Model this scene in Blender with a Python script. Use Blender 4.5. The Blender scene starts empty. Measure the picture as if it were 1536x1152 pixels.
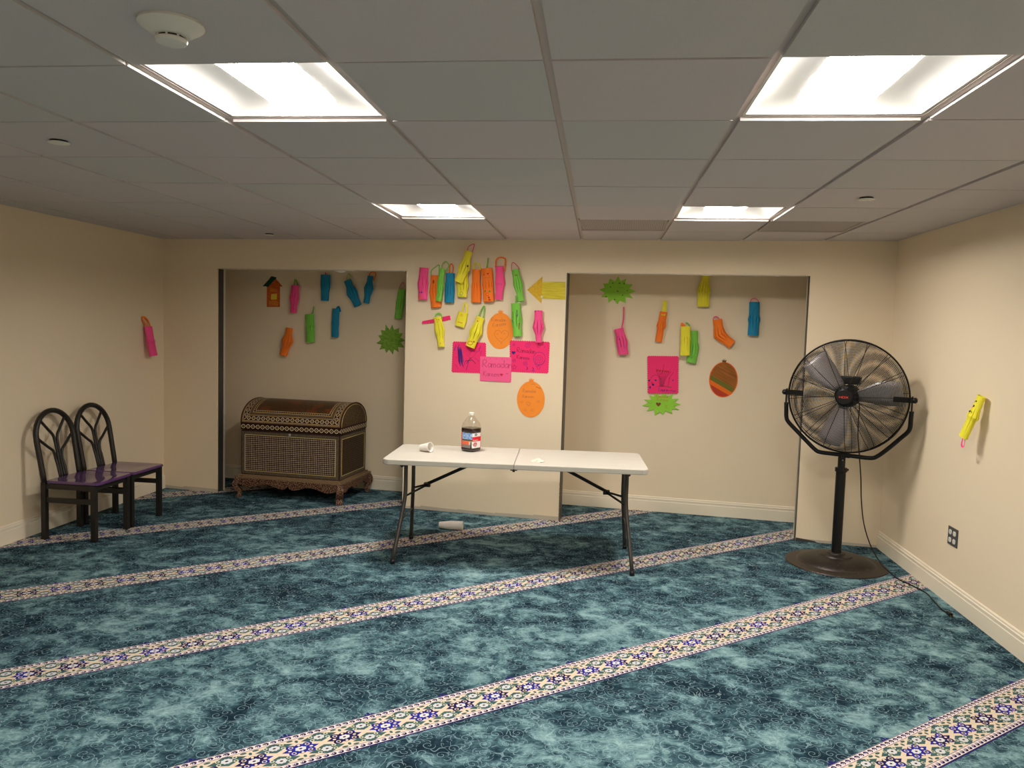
import bpy, bmesh, math, random
from mathutils import Vector, Matrix
PI = math.pi
sin, cos, rad = math.sin, math.cos, math.radians
sc = bpy.context.scene
C = sc.collection
random.seed(7)

# ------------------------------------------------------------------ camera, exposure, light
H = 2.3152                       # ceiling height
YAW, PIT, ROLL = -0.1131, -0.0707, 0.0291
def camera():
    f = Vector((sin(YAW), cos(YAW), 0)); r = Vector((cos(YAW), -sin(YAW), 0)); u = Vector((0, 0, 1))
    f2 = f*cos(PIT)+u*sin(PIT); u2 = u*cos(PIT)-f*sin(PIT)
    r3 = r*cos(ROLL)+u2*sin(ROLL); u3 = u2*cos(ROLL)-r*sin(ROLL)
    cd = bpy.data.cameras.new('camera'); cd.sensor_fit = 'HORIZONTAL'; cd.sensor_width = 36
    cd.lens = 1153.26/1536*36; cd.clip_start = 0.05; cd.clip_end = 60
    o = bpy.data.objects.new('camera', cd); C.objects.link(o)
    m = Matrix((r3, u3, -f2)).transposed().to_4x4(); m.translation = Vector((0.1746, 0, 1.5784))
    o.matrix_world = m; sc.camera = o
camera()
sc.view_settings.view_transform = 'Standard'; sc.view_settings.look = 'None'
sc.view_settings.gamma = 1; sc.view_settings.use_curve_mapping = False
sc.view_settings.exposure = 0.0
w = bpy.data.worlds.new('world'); sc.world = w; w.use_nodes = True
w.node_tree.nodes['Background'].inputs[0].default_value = (.02, .02, .02, 1)
LENS_E = 78.0                    # centre lens of each ceiling fixture
# the same kind of fixtures go on behind the camera: area lamps at the ceiling
for x, y in ((-.92, -.9), (.91, -.9), (-.92, -3.1), (.91, -3.1)):
    ld = bpy.data.lights.new('ceiling_lamp', 'AREA'); ld.shape = 'RECTANGLE'; ld.size = .26; ld.size_y = .57
    ld.energy = LENS_E*.26*.57*PI; ld.color = (1, .95, .875); ld.spread = rad(160)
    lo = bpy.data.objects.new('ceiling_lamp', ld); lo.location = (x, y, H-.01); C.objects.link(lo)

# ------------------------------------------------------------------ colour + node expression helpers
def lin(c):
    return tuple(((v/255)/12.92 if v/255 <= .04045 else ((v/255+.055)/1.055)**2.4) for v in c)
def mat(name, rgb, rough=.8, metal=0, spec=.3, emit=None, trans=0, coat=0, bump=None):
    m = bpy.data.materials.new(name); m.use_nodes = True
    b = m.node_tree.nodes['Principled BSDF']
    b.inputs['Base Color'].default_value = (*lin(rgb), 1); b.inputs['Roughness'].default_value = rough
    b.inputs['Metallic'].default_value = metal; b.inputs['Specular IOR Level'].default_value = spec
    b.inputs['Transmission Weight'].default_value = trans; b.inputs['Coat Weight'].default_value = coat
    if emit: b.inputs['Emission Color'].default_value = (*emit[0], 1); b.inputs['Emission Strength'].default_value = emit[1]
    if bump:
        t = T(m); n = t.noise(t.pos(), bump[0], 2); t.bump(n, bump[1])
    return m
class X:
    def __init__(s, t, v): s.t, s.v = t, v
    def _o(s, op, b=None, c=None): return s.t.math(op, s, b, c)
    def __add__(s, o): return s._o('ADD', o)
    __radd__ = __add__
    def __sub__(s, o): return s._o('SUBTRACT', o)
    def __rsub__(s, o): return s.t.math('SUBTRACT', o, s)
    def __mul__(s, o): return s._o('MULTIPLY', o)
    __rmul__ = __mul__
    def __truediv__(s, o): return s._o('DIVIDE', o)
    def __lt__(s, o): return s._o('LESS_THAN', o)
    def __gt__(s, o): return s._o('GREATER_THAN', o)
    def __and__(s, o): return s._o('MULTIPLY', o)
    def __or__(s, o): return s._o('MAXIMUM', o)
    def inv(s): return s.t.math('SUBTRACT', 1.0, s)
    def abs(s): return s._o('ABSOLUTE')
    def fract(s): return s._o('FRACT')
    def floor(s): return s._o('FLOOR')
    def sqrt(s): return s._o('SQRT')
    def sin(s): return s._o('SINE')
class T:
    def __init__(s, m): s.m = m; s.n = m.node_tree.nodes; s.l = m.node_tree.links; s.b = s.n['Principled BSDF']
    def put(s, sock, v):
        if isinstance(v, X): v = v.v
        if hasattr(v, 'is_output'): s.l.new(v, sock)
        elif isinstance(v, tuple) and len(v) == 3 and sock.type == 'RGBA': sock.default_value = (*v, 1)
        else: sock.default_value = v
    def math(s, op, a, b=None, c=None):
        n = s.n.new('ShaderNodeMath'); n.operation = op; s.put(n.inputs[0], a)
        if b is not None: s.put(n.inputs[1], b)
        if c is not None: s.put(n.inputs[2], c)
        return X(s, n.outputs[0])
    def pos(s): return s.n.new('ShaderNodeTexCoord').outputs['Object']
    def uv(s): return s.n.new('ShaderNodeTexCoord').outputs['UV']
    def xyz(s, v):
        n = s.n.new('ShaderNodeSeparateXYZ'); s.l.new(v, n.inputs[0]); return [X(s, o) for o in n.outputs]
    def vec(s, x, y, z=0.0):
        n = s.n.new('ShaderNodeCombineXYZ'); s.put(n.inputs[0], x); s.put(n.inputs[1], y); s.put(n.inputs[2], z); return n.outputs[0]
    def noise(s, v, scale, det=2, dist=0, rough=.5):
        n = s.n.new('ShaderNodeTexNoise'); s.l.new(v, n.inputs['Vector']); n.inputs['Scale'].default_value = scale
        n.inputs['Detail'].default_value = det; n.inputs['Distortion'].default_value = dist; n.inputs['Roughness'].default_value = rough
        return X(s, n.outputs[0])
    def ramp(s, f, pts):
        n = s.n.new('ShaderNodeValToRGB'); e = n.color_ramp.elements
        while len(e) < len(pts): e.new(.5)
        for k, (p, c) in enumerate(pts): e[k].position = p; e[k].color = (*lin(c), 1)
        s.put(n.inputs[0], f); return X(s, n.outputs[0])
    def mix(s, f, a, b, mode='MIX'):
        n = s.n.new('ShaderNodeMix'); n.data_type = 'RGBA'; n.blend_type = mode
        s.put(n.inputs[0], f); s.put(n.inputs[6], a); s.put(n.inputs[7], b); return X(s, n.outputs[2])
    def col(s, f, base, rgb): return s.mix(f, base, lin(rgb))
    def base(s, c): s.put(s.b.inputs['Base Color'], c)
    def bump(s, h, st, dist=.01):
        n = s.n.new('ShaderNodeBump'); n.inputs['Strength'].default_value = st; n.inputs['Distance'].default_value = dist
        s.put(n.inputs['Height'], h); s.l.new(n.outputs[0], s.b.inputs['Normal'])
    def circ(s, x, y, cx, cy, rx, ry=None):
        ry = ry or rx
        a = (x-cx)/rx; b = (y-cy)/ry
        return (a*a+b*b)
    def box(s, x, y, x0, x1, y0, y1):
        return ((x-(x0+x1)/2).abs() < (x1-x0)/2) & ((y-(y0+y1)/2).abs() < (y1-y0)/2)

# ------------------------------------------------------------------ mesh helpers
def obj(name, bm, m=None, parent=None, smooth=False, kind=None, label=None):
    me = bpy.data.meshes.new(name)
    if isinstance(bm, bmesh.types.BMesh):
        bmesh.ops.recalc_face_normals(bm, faces=bm.faces[:]); bm.to_mesh(me); bm.free()
    else: me.from_pydata(*bm)
    for q in (m if isinstance(m, (list, tuple)) else [m]):
        if q: me.materials.append(q)
    if smooth:
        for p in me.polygons: p.use_smooth = True
        if smooth == 'auto': me.set_sharp_from_angle(angle=rad(35))
    o = bpy.data.objects.new(name, me); C.objects.link(o)
    if parent: o.parent = parent
    if kind: o['kind'] = kind
    if label: o['label'] = label
    return o
def tag(o, label, cat, group=None):
    o['label'] = label; o['category'] = cat
    if group: o['group'] = group
    return o
def thing(name, label, cat, loc=(0, 0, 0), rotz=0, group=None):
    o = bpy.data.objects.new(name, None); C.objects.link(o); o.empty_display_size = .05
    o.location = loc; o.rotation_euler = (0, 0, rotz)
    return tag(o, label, cat, group)
def box(bm, x0, x1, y0, y1, z0, z1, mi=0):
    v = [bm.verts.new(p) for p in ((x0,y0,z0),(x1,y0,z0),(x1,y1,z0),(x0,y1,z0),(x0,y0,z1),(x1,y0,z1),(x1,y1,z1),(x0,y1,z1))]
    for q in ((3,2,1,0),(4,5,6,7),(0,1,5,4),(1,2,6,5),(2,3,7,6),(3,0,4,7)):
        f = bm.faces.new([v[i] for i in q]); f.material_index = mi
    return v
def prism(bm, pts, h0, h1, axis='z', mi=0):
    """closed 2-D outline extruded; axis 'z': (x,y)->z, 'y': (x,z)->y, 'x': (y,z)->x"""
    def P(a, b, h): return {'z': (a, b, h), 'y': (a, h, b), 'x': (h, a, b)}[axis]
    A = [bm.verts.new(P(a, b, h0)) for a, b in pts]; B = [bm.verts.new(P(a, b, h1)) for a, b in pts]
    n = len(pts)
    for f in (A, B[::-1]): bm.faces.new(f).material_index = mi
    for i in range(n): bm.faces.new((A[i], B[i], B[(i+1) % n], A[(i+1) % n])).material_index = mi
def tube(bm, pts, r, seg=10, closed=False, cap=True, flat=1.0, mi=0):
    pts = [Vector(p) for p in pts]; n = len(pts); rings = []
    R = r if isinstance(r, (list, tuple)) else [r]*n
    up = None
    for i, p in enumerate(pts):
        a = pts[(i-1) % n] if (closed or i > 0) else p; b = pts[(i+1) % n] if (closed or i < n-1) else p
        t = (b-a).normalized()
        if up is None:
            up = t.orthogonal().normalized() if abs(t.z) > .9 else (Vector((0,0,1))-t*t.z).normalized()
        else: up = (up-t*up.dot(t)).normalized()
        s = t.cross(up)
        rings.append([bm.verts.new(p+(up*cos(2*PI*k/seg)+s*sin(2*PI*k/seg)*flat)*R[i]) for k in range(seg)])
    m = n if closed else n-1
    for i in range(m):
        A, B = rings[i], rings[(i+1) % n]
        for k in range(seg):
            f = bm.faces.new((A[k], A[(k+1) % seg], B[(k+1) % seg], B[k])); f.smooth = True; f.material_index = mi
    if cap and not closed:
        bm.faces.new(rings[0][::-1]).material_index = mi; bm.faces.new(rings[-1]).material_index = mi
def lathe(bm, prof, seg=32, c=(0, 0, 0), axis='z', mi=0):
    """prof list of (r,h) ; closes where r==0"""
    rings = []
    for r, h in prof:
        def P(a):
            x, y = r*cos(a), r*sin(a)
            return Vector(c)+Vector({'z': (x, y, h), 'y': (x, h, y)}[axis])
        rings.append([bm.verts.new(P(0))] if r < 1e-6 else [bm.verts.new(P(2*PI*k/seg)) for k in range(seg)])
    for A, B in zip(rings, rings[1:]):
        for k in range(seg):
            q = [A[k % len(A)], A[(k+1) % len(A)], B[(k+1) % len(B)], B[k % len(B)]]
            q = [v for i, v in enumerate(q) if v not in q[:i]]
            if len(q) > 2:
                f = bm.faces.new(q); f.smooth = True; f.material_index = mi
def B(): return bmesh.new()
def smoothpath(pts, n=6):
    P = [Vector(p) for p in pts]; P = [P[0]*2-P[1]]+P+[P[-1]*2-P[-2]]; out = []
    for i in range(1, len(P)-2):
        for k in range(n):
            t = k/n; a, b, c, d = P[i-1:i+3]
            out.append(.5*((2*b)+(c-a)*t+(2*a-5*b+4*c-d)*t*t+(3*b-a-3*c+d)*t**3))
    return out+[P[-2]]
def bevel(o, wd, seg=2):
    m = o.modifiers.new('bevel', 'BEVEL'); m.width = wd; m.segments = seg; m.limit_method = 'ANGLE'; return o

# ------------------------------------------------------------------ materials of the room
M = {}
def wall_mat():
    m = mat('beige_wall_paint', (236, 217, 187), .75, spec=.25); t = T(m); p = t.pos()
    n = t.noise(p, 1.3, 3); c = t.mix(n*.35, lin((237, 219, 190)), lin((229, 210, 180)))
    x, y, z = t.xyz(p)
    edge = z < (t.noise(p, 9, 3)*.05-.004)                # unpainted strip left where the baseboard was taken off
    M['wall_plain'] = m
    t.base(c); t.bump(t.noise(p, 140, 2), .12, .004)
    m2 = mat('beige_wall_paint_raw_foot', (236, 217, 187), .75, spec=.25); t = T(m2); p = t.pos(); x, y, z = t.xyz(p)
    n = t.noise(p, 1.3, 3); c = t.mix(n*.35, lin((237, 219, 190)), lin((229, 210, 180)))
    edge = z < (t.noise(t.vec((x*3).floor()/3+x*.15, .3, .7), 6, 2)*.075-.012)
    t.base(t.col(edge, c, (196, 184, 166))); t.bump(t.noise(p, 140, 2), .12, .004)
    M['wall_raw'] = m2
wall_mat()
M['trim'] = mat('painted_baseboard', (236, 224, 202), .45, spec=.4)
M['stud'] = mat('galvanised_stud', (92, 88, 82), .45, metal=.6)
M['gyp'] = mat('torn_drywall_edge', (205, 196, 180), .95)
M['board_brown'] = mat('drywall_edge_brown', (112, 94, 76), .9)
def tile_mat(name, rgb):
    m = mat(name, rgb, .95, spec=.1); t = T(m); p = t.pos()
    n = t.noise(p, 260, 2); t.base(t.mix(n, lin(rgb), lin(tuple(v*.93 for v in rgb)))); t.bump(n, .25, .003); return m
M['tile'] = [tile_mat('ceiling_tile_face', c) for c in ((213, 205, 203), (210, 205, 202), (216, 206, 205))]
M['bar'] = mat('ceiling_grid_metal', (196, 182, 174), .5, spec=.4)
M['plenum'] = mat('plenum_dark', (40, 38, 36), .9)
M['white_plastic'] = mat('white_plastic', (226, 222, 212), .4)
M['black'] = mat('black_plastic', (14, 13, 13), .4, spec=.5)

# ------------------------------------------------------------------ carpet
def carpet():
    m = mat('patterned_prayer_carpet', (60, 100, 110), 1.0, spec=.05); t = T(m); p = t.pos(); x, y, z = t.xyz(p)
    A = rad(39.15); ca, sa = cos(A), sin(A)
    u = x*ca+y*sa; v = y*ca-x*sa
    # mottled teal field
    big = t.noise(t.vec(x*1.0+3, y*1.2, 0), 4.8, 8, .45, .70)
    med = t.noise(t.vec(x+9, y*1.1, 4), 14.0, 6, 1.1, .66)
    f = big*.66+med*.34+(t.noise(t.vec(x+2, y, 8), 1.1, 2)-.5)*.22
    field = t.ramp(f, [(.385, (22, 38, 50)), (.455, (35, 58, 70)), (.512, (62, 91, 101)), (.568, (102, 134, 140)), (.67, (145, 176, 178))])
    # thin scroll lines: spirals in cells and thin contours between them
    vn = t.n.new('ShaderNodeTexVoronoi'); vn.inputs['Scale'].default_value = 15.0; vn.inputs['Randomness'].default_value = .9
    wob = t.vec(x+t.noise(p, 14, 1)*.02, y+t.noise(t.vec(y, x, 3), 14, 1)*.02, 0)
    t.l.new(wob, vn.inputs['Vector'])
    px, py, _ = t.xyz(vn.outputs['Position']); wx, wy, _ = t.xyz(wob)
    dx, dy = wx-px, wy-py
    r = (dx*dx+dy*dy).sqrt(); ang = t.math('ARCTAN2', dy, dx)/(2*PI)
    hand = ((px*37.1+py*11.3).fract() > .5)*2-1
    sp = (ang*hand+r*58).fract()
    spiral = ((sp-.5).abs() < .05+.035*1) & (r < .026) & (r > .003)
    cn = t.noise(t.vec(x, y, 7), 11, 1.5, .8)
    cont = ((cn-.5).abs() < .0075) | ((t.noise(t.vec(x, y, 17), 9, 1, .6)-.47).abs() < .006)
    lines = (spiral | (cont & (r > .022)))
    field = t.mix(lines*.46, field, lin((156, 186, 192)))
    # repeating border stripes
    PT_ = 1.178; P = .1695
    vv = v-1.436; w_ = vv-(vv/PT_+.5).floor()*PT_; aw = w_.abs()
    uc = ((u-1.165)/P+.5); a = (uc.fract()-.5)*P; g = (uc+.5).fract()*P-P/2   # centred on blue flower / on green medallion
    au, ag = a.abs(), g.abs()
    cream, pinkish, navy, blue = (222, 206, 184), (224, 210, 206), (34, 28, 82), (38, 44, 140)
    c = t.mix(t.noise(p, 60, 2), lin(cream), lin((210, 192, 170)))
    inner = aw < .0765
    av = (aw-.047).abs()
    # green ogival medallions in two rows between the flowers
    med_ = ((ag/.070)+(av/.034) < 1.0) | (t.circ(ag, av, 0, 0, .050, .025) < 1)
    grn = t.mix(t.noise(p, 22, 2), lin((34, 62, 64)), lin((84, 116, 114)))
    c = t.mix(med_ & inner, c, grn)
    c = t.col((t.circ(ag, av, .030, .012, .0085) < 1) & (t.circ(ag, av, .030, .012, .0045) > 1) & inner, c, (200, 196, 170))
    fl = (t.circ(g, w_.abs(), 0, .047, .0205, .0165) < (1+((t.math('ARCTAN2', (aw-.047), g)*8).sin()*.16)))
    c = t.col(fl & inner, c, (204, 203, 205)); c = t.col((t.circ(g, aw, 0, .047, .006, .0045) < 1), c, (40, 48, 66))
    # small green leaves at the field edge
    c = t.col(((t.circ(au, aw, .022, .068, .012, .006) < 1) | (t.circ(au, aw, .0, .055, .006, .009) < 1)) & inner, c, (66, 92, 88))
    # blue flowers
    bl = ((au/.070)+(aw/.036) < 1.0) | (t.circ(au, aw, .032, .022, .0175, .0145) < 1) | (t.circ(au, aw, 0, 0, .034, .029) < 1)
    c = t.col(bl & inner, c, blue); c = t.col(bl & inner & (t.noise(p, 5, 1) > .5), c, navy)
    c = t.col((t.circ(au, aw, .031, .021, .009) < 1) & (t.circ(au, aw, .031, .021, .0055) > 1), c, (214, 196, 172))
    c = t.col((t.circ(au, aw, .040, 0, .0065, .005) < 1) | (t.circ(au, aw, 0, .027, .005, .0065) < 1), c, (232, 208, 176))
    fl2 = t.circ(a, w_, 0, 0, .0205, .0150) < (1+((t.math('ARCTAN2', w_, a)*8).sin()*.16))
    c = t.col(fl2, c, (212, 210, 212)); c = t.col(t.circ(a, w_, 0, 0, .006, .0045) < 1, c, navy)
    # guard bands with navy commas
    guard = (aw > .0765) & (aw < .108)
    c = t.mix(guard, c, lin(pinkish))
    q = (u/.0283).fract()*.0283-.01415; gw = aw-.092
    com = ((t.circ(q, gw, 0, 0, .0112, .0095) < 1) & (t.circ(q, gw, -.003, -.003, .0065, .0052) > 1)) | (t.circ(q, gw, -.003, -.002, .003) < 1)
    c = t.col(com & guard, c, navy)
    c = t.col(((aw-.0775).abs() < .0012) | ((aw-.1055).abs() < .0014), c, (70, 52, 92))
    stripe = aw < .1075
    c2 = (u-1.310)/(2*P); cu = ((c2+.5).fract()-.5)*2*P; acu = cu.abs()
    crest = ((w_-.105 < .028*1-acu*.9) & (w_ > .1)) & ((acu < .006) | ((acu-.016).abs() < .006) | (w_ < .113))
    low = (w_ < -.1065) & (w_ > -.1125)
    full = t.mix(stripe, field, c)
    full = t.col(crest & (stripe.inv()), full, (40, 36, 104)); full = t.col(low, full, (36, 34, 92))
    t.base(full)
    t.bump(t.noise(p, 420, 2), .5, .004)
    return m
M['carpet'] = carpet()
bm = B(); box(bm, -4.05, 2.55, -4.6, 7.7, -.05, 0)
obj('floor', bm, M['carpet'], kind='structure')

# ------------------------------------------------------------------ walls
XL, XR, YB, TH = -3.852, 2.335, 6.3014, math.atan(.10947)
def struct(name, bm, m, parent=None, smooth=False):
    return obj(name, bm, m, parent, smooth, kind=None if parent else 'structure')
bm = B(); box(bm, XL-.12, XL, -4.4, 7.6, 0, H+.1); struct('wall_left', bm, M['wall_plain'])
bm = B(); box(bm, XR, XR+.12, -4.4, 7.6, 0, H+.1); struct('wall_right', bm, M['wall_plain'])
bm = B(); box(bm, XL-.12, XR+.12, -4.52, -4.4, 0, H+.1); struct('wall_front', bm, M['wall_plain'])
# local frame of the back wall: x along the wall, y into it, z up
WB = Matrix.Translation((0, YB, 0)) @ Matrix.Rotation(-TH, 4, 'Z')
SL0, S1, S2, S3, S4, SR0 = -3.87, -3.316, -1.5015, -.1208, 1.7504, 2.35
LZ = 2.0516; OFF = .64
bm = B()
xl = lambda y: (XL-(0))/cos(TH)
def wl_s(x, y_in):            # s at which room plane x is met at depth y_in behind the wall face
    return (x-y_in*sin(TH))/cos(TH)
def pier(bm, s0, s1, z0, z1, d0=0, d1=.12): box(bm, s0, s1, d0, d1, z0, z1)
pier(bm, -3.95, S1, 0, H+.1); pier(bm, S2, S3, 0, H+.1); pier(bm, S4, 2.43, 0, H+.1)
pier(bm, S1, S2, LZ, H+.1); pier(bm, S3, S4, LZ, H+.1)
wb = struct('wall_back', bm, M['wall_raw']); wb.matrix_world = WB
bm = B(); box(bm, -3.95, 2.5, OFF, OFF+.12, 0, H+.1)
o = struct('wall_niche', bm, M['wall_plain']); o.matrix_world = WB
bm = B(); box(bm, -1.36, -.26, .12, OFF, 0, H+.1)
o = struct('wall_partition', bm, M['wall_plain']); o.matrix_world = WB
# jambs, studs and torn drywall edges
def trim(n, bm, m, mw=WB):
    o = struct('trim_%d' % n, bm, m); o.matrix_world = mw; return o
bm = B(); box(bm, S1, S1+.004, .016, .092, 0, LZ-.001)
for k in range(9): box(bm, S1+.004, S1+.0045, .040, .062, 1.12+.06*k, 1.12+.06*k+.03)
t1 = trim(1, bm, M['stud'])
bm = B(); box(bm, S1, S1+.005, .092, .119, 0, LZ-.001); trim(2, bm, M['gyp'])
bm = B(); box(bm, S3, S3+.007, .0, .12, .0, LZ-.001); trim(3, bm, M['stud'])
bm = B()
z = .0
while z < .3:
    h = random.uniform(.02, .06); box(bm, S3-.001, S3+.0085+random.uniform(0, .003), -.003, .02, z, z+h*.7); z += h
trim(4, bm, M['board_brown'])
bm = B(); box(bm, S4-.004, S4, .012, .080, 0, LZ-.001); trim(5, bm, M['stud'])
bm = B(); box(bm, S4-.005, S4, .080, .119, .0, LZ-.001); trim(6, bm, M['gyp'])
def ragged(s0, s1, n):
    bm = B(); k = 60; pts = []
    for i in range(k+1):
        s = s0+(s1-s0)*i/k; d = random.choice((.0, .001, .002, .004, .007)) if random.random() < .5 else .001
        pts.append((s, LZ-.0015-d))
    prism(bm, [(s0, LZ+.004)]+pts+[(s1, LZ+.004)], -.0015, .016, 'y'); trim(n, bm, M['gyp'])
ragged(S1+.03, S2-.01, 7); ragged(S3+.02, S4-.03, 8)
bm = B(); prism(bm, [(-2.19, LZ), (-2.13, LZ-.022), (-2.08, LZ-.018), (-2.06, LZ)], .02, .024, 'y'); trim(9, bm, M['white_plastic'])
bm = B(); prism(bm, [(S4+.0, .0), (S4+.16, .0), (S4+.14, .012), (S4+.07, .02), (S4+.0, .028)], -.0025, .0, 'y'); trim(10, bm, M['stud'])
# baseboards with a stepped top
BBP = [(0, 0), (-.015, 0), (-.015, .090), (-.012, .093), (-.012, .104), (-.014, .106), (-.014, .114), (-.009, .118), (-.009, .127), (-.004, .133), (0, .133)]
def baseboard(name, e0, e1, mw):
    """profile extruded along local x; y<0 is the room side"""
    bm = B(); prism(bm, BBP, e0, e1, 'x'); o = struct(name, bm, M['trim']); o.matrix_world = mw
ML = Matrix.Translation((XL, 0, 0)) @ Matrix.Rotation(PI/2, 4, 'Z'); MR = Matrix.Translation((XR, 0, 0)) @ Matrix.Rotation(-PI/2, 4, 'Z')
baseboard('baseboard_left', -4.4, 6.72, ML); baseboard('baseboard_right', -6.05, 4.4, MR)
baseboard('baseboard_niche_left', -3.95, -1.36, WB @ Matrix.Translation((0, OFF, 0)))
baseboard('baseboard_niche_right', -.26, 2.4, WB @ Matrix.Translation((0, OFF, 0)))

# ------------------------------------------------------------------ ceiling: slab, tiles, grid bars
bm = B(); box(bm, -4.1, 2.6, -4.6, 7.7, H+.10, H+.2)
ceil = struct('ceiling', bm, M['plenum'])
MOD = .6096
LX = {-5: (-3.027, .0075), -4: (-2.424, -.0021), -3: (-1.831, .0031), -2: (-1.222, -.0022), -1: (-.616, -.0026), 0: (-.002, -.0017), 1: (.607, -.0017), 2: (1.222, .0009), 3: (1.842, -.0114), -6: (-3.636, 0)}
RY = {0: (2.155, -.0028), 1: (2.76, -.002), 2: (3.359, .0002), 3: (3.984, .0031), 4: (4.598, -.02), 5: (5.165, -.04), 6: (5.72, -.055)}
for k in range(-11, 0): RY[k] = (2.155+.609*k, -.002)
def gp(i, j):                       # crossing of bar i with row j
    a, b = LX[i]; c, d = RY[j]; x = a
    for _ in range(4): yy = c+d*x; x = a+b*(yy-4)
    return x, yy
def wallline(x): return YB-x*.10947
def corner(i, j):
    x = None
    if j == 'w':
        if i == 'l': return XL+.001, wallline(XL)-.001
        if i == 'r': return XR-.001, wallline(XR)-.001
        a, b = LX[i]; y = 6.3; x = a+b*(y-4); return x, wallline(x)-.001
    if i == 'l': return XL+.001, RY[j][0]+RY[j][1]*XL
    if i == 'r': return XR-.001, RY[j][0]+RY[j][1]*XR
    return gp(i, j)
cols = ['l', -6, -5, -4, -3, -2, -1, 0, 1, 2, 3, 'r']; rows = list(range(-10, 7))+['w']
fix_cells = {(-2, 0), (1, 0), (-2, 4), (1, 4)}
vent_cells = {(0, 5), (2, 5)}
cells = {}
GAP = .0125
for ci in range(len(cols)-1):
    for rj in range(len(rows)-1):
        i, i2, j, j2 = cols[ci], cols[ci+1], rows[rj], rows[rj+1]
        q = [Vector((*corner(i, j), 0)), Vector((*corner(i2, j), 0)), Vector((*corner(i2, j2), 0)), Vector((*corner(i, j2), 0))]
        cells[(i, j)] = q
        if (i, j) in fix_cells or (i, j) in vent_cells: continue
        gl = .001 if i == 'l' else GAP; gr = .001 if i2 == 'r' else GAP; gf = .001 if j2 == 'w' else .005
        r = [q[0]+Vector((gl, .005, 0)), q[1]+Vector((-gr, .005, 0)), q[2]+Vector((-gr, -gf, 0)), q[3]+Vector((gl, -gf, 0))]
        bm = B(); dz = random.uniform(-.0008, .0008)
        A_ = [bm.verts.new((p.x, p.y, H+dz)) for p in r]; B_ = [bm.verts.new((p.x, p.y, H+.022)) for p in r]
        bm.faces.new(A_); bm.faces.new(B_[::-1])
        for k in range(4): bm.faces.new((A_[k], B_[k], B_[(k+1) % 4], A_[(k+1) % 4]))
        obj('ceiling_tile', bm, random.choice(M['tile']), ceil)
for i in cols[1:-1]:
    a = corner(i, -10); b = corner(i, 'w'); bm = B()
    for (x0, x1, z0, z1) in ((-.012, .012, H+.011, H+.0125), (-.0012, .0012, H+.0125, H+.04)):
        v = [bm.verts.new(p) for p in ((a[0]+x0, a[1], z0), (a[0]+x1, a[1], z0), (b[0]+x1, b[1], z0), (b[0]+x0, b[1], z0), (a[0]+x0, a[1], z1), (a[0]+x1, a[1], z1), (b[0]+x1, b[1], z1), (b[0]+x0, b[1], z1))]
        for q in ((3,2,1,0),(4,5,6,7),(0,1,5,4),(1,2,6,5),(2,3,7,6),(3,0,4,7)): bm.faces.new([v[k] for k in q])
    obj('grid_bar', bm, M['bar'], ceil)
for j in rows[:-1]:
    a = corner('l', j); b = corner('r', j); bm = B()
    v = [bm.verts.new(p) for p in ((a[0], a[1]-.012, H+.0115), (b[0], b[1]-.012, H+.0115), (b[0], b[1]+.012, H+.0115), (a[0], a[1]+.012, H+.0115), (a[0], a[1]-.012, H+.0128), (b[0], b[1]-.012, H+.0128), (b[0], b[1]+.012, H+.0128), (a[0], a[1]+.012, H+.0128))]
    for q in ((3,2,1,0),(4,5,6,7),(0,1,5,4),(1,2,6,5),(2,3,7,6),(3,0,4,7)): bm.faces.new([v[k] for k in q])
    obj('cross_bar', bm, M['bar'], ceil)
# niche ceilings
bm = B(); box(bm, -3.95, 2.45, .12, OFF, H+.002, H+.05); o = trim(11, bm, M['wall_plain'])

# ------------------------------------------------------------------ ceiling fixtures
M['lens'] = mat('lit_centre_lens', (255, 250, 240), .5, emit=((1, .95, .875), LENS_E))
M['side'] = mat('white_reflector', (244, 242, 240), .5)
M['frame'] = mat('fixture_frame', (226, 220, 212), .4)
def fixture(cell, label):
    q = cells[cell]; c = sum(q, Vector())/4; hw = ((q[1]-q[0]).length/2-.013); hd = (q[3]-q[0]).length/2-.013
    rz = math.atan2((q[1]-q[0]).y, (q[1]-q[0]).x)
    t = thing('ceiling_light', label, 'light', (c.x, c.y, H+.0135), rz, 'square ceiling light panels')
    bm = B()
    for s in (-1, 1):
        box(bm, s*hw-(.010 if s > 0 else 0), s*hw+(0 if s > 0 else .010), -hd, hd, .0, .045)
        box(bm, -hw+.01, hw-.01, s*hd-(.010 if s > 0 else 0), s*hd+(0 if s > 0 else .010), .0, .045)
    obj('frame', bm, M['frame'], t)
    bm = B(); box(bm, -hw, hw, -hd, hd, .045, .05); obj('housing', bm, M['frame'], t)
    lw = .125
    for s in (-1, 1):              # white reflectors rising from the frame to the recessed lens, ends curved down
        bm = B(); nx, ny = 8, 10; g = []
        for a in range(nx+1):
            u = a/nx; row = []
            for b in range(ny+1):
                v = -1+2*b/ny
                xx = s*(lw+(hw-.01-lw)*u); zz = .001+.044*(1-u**3.2)*(1-.5*abs(v)**9)
                row.append(bm.verts.new((xx, v*(hd-.01), zz)))
            g.append(row)
        for a in range(nx):
            for b in range(ny): bm.faces.new((g[a][b], g[a+1][b], g[a+1][b+1], g[a][b+1]))
        obj('reflector', bm, M['side'], t, True)
    bm = B(); prof = [(-lw, .0435), (-lw*.7, .038), (0, .034), (lw*.7, .038), (lw, .0435), (lw, .0448), (-lw, .0448)]
    prism(bm, prof, -hd+.0102, hd-.0102, 'y'); obj('lens', bm, M['lens'], t)
fixture((-2, 0), 'lit square ceiling light panel beside the smoke detector')
fixture((1, 0), 'lit square ceiling light panel, the large one at top right of the photo')
fixture((-2, 4), 'lit square ceiling light panel near the back wall, left of the two far ones')
fixture((1, 4), 'lit square ceiling light panel near the back wall, between two gray vents')

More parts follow.
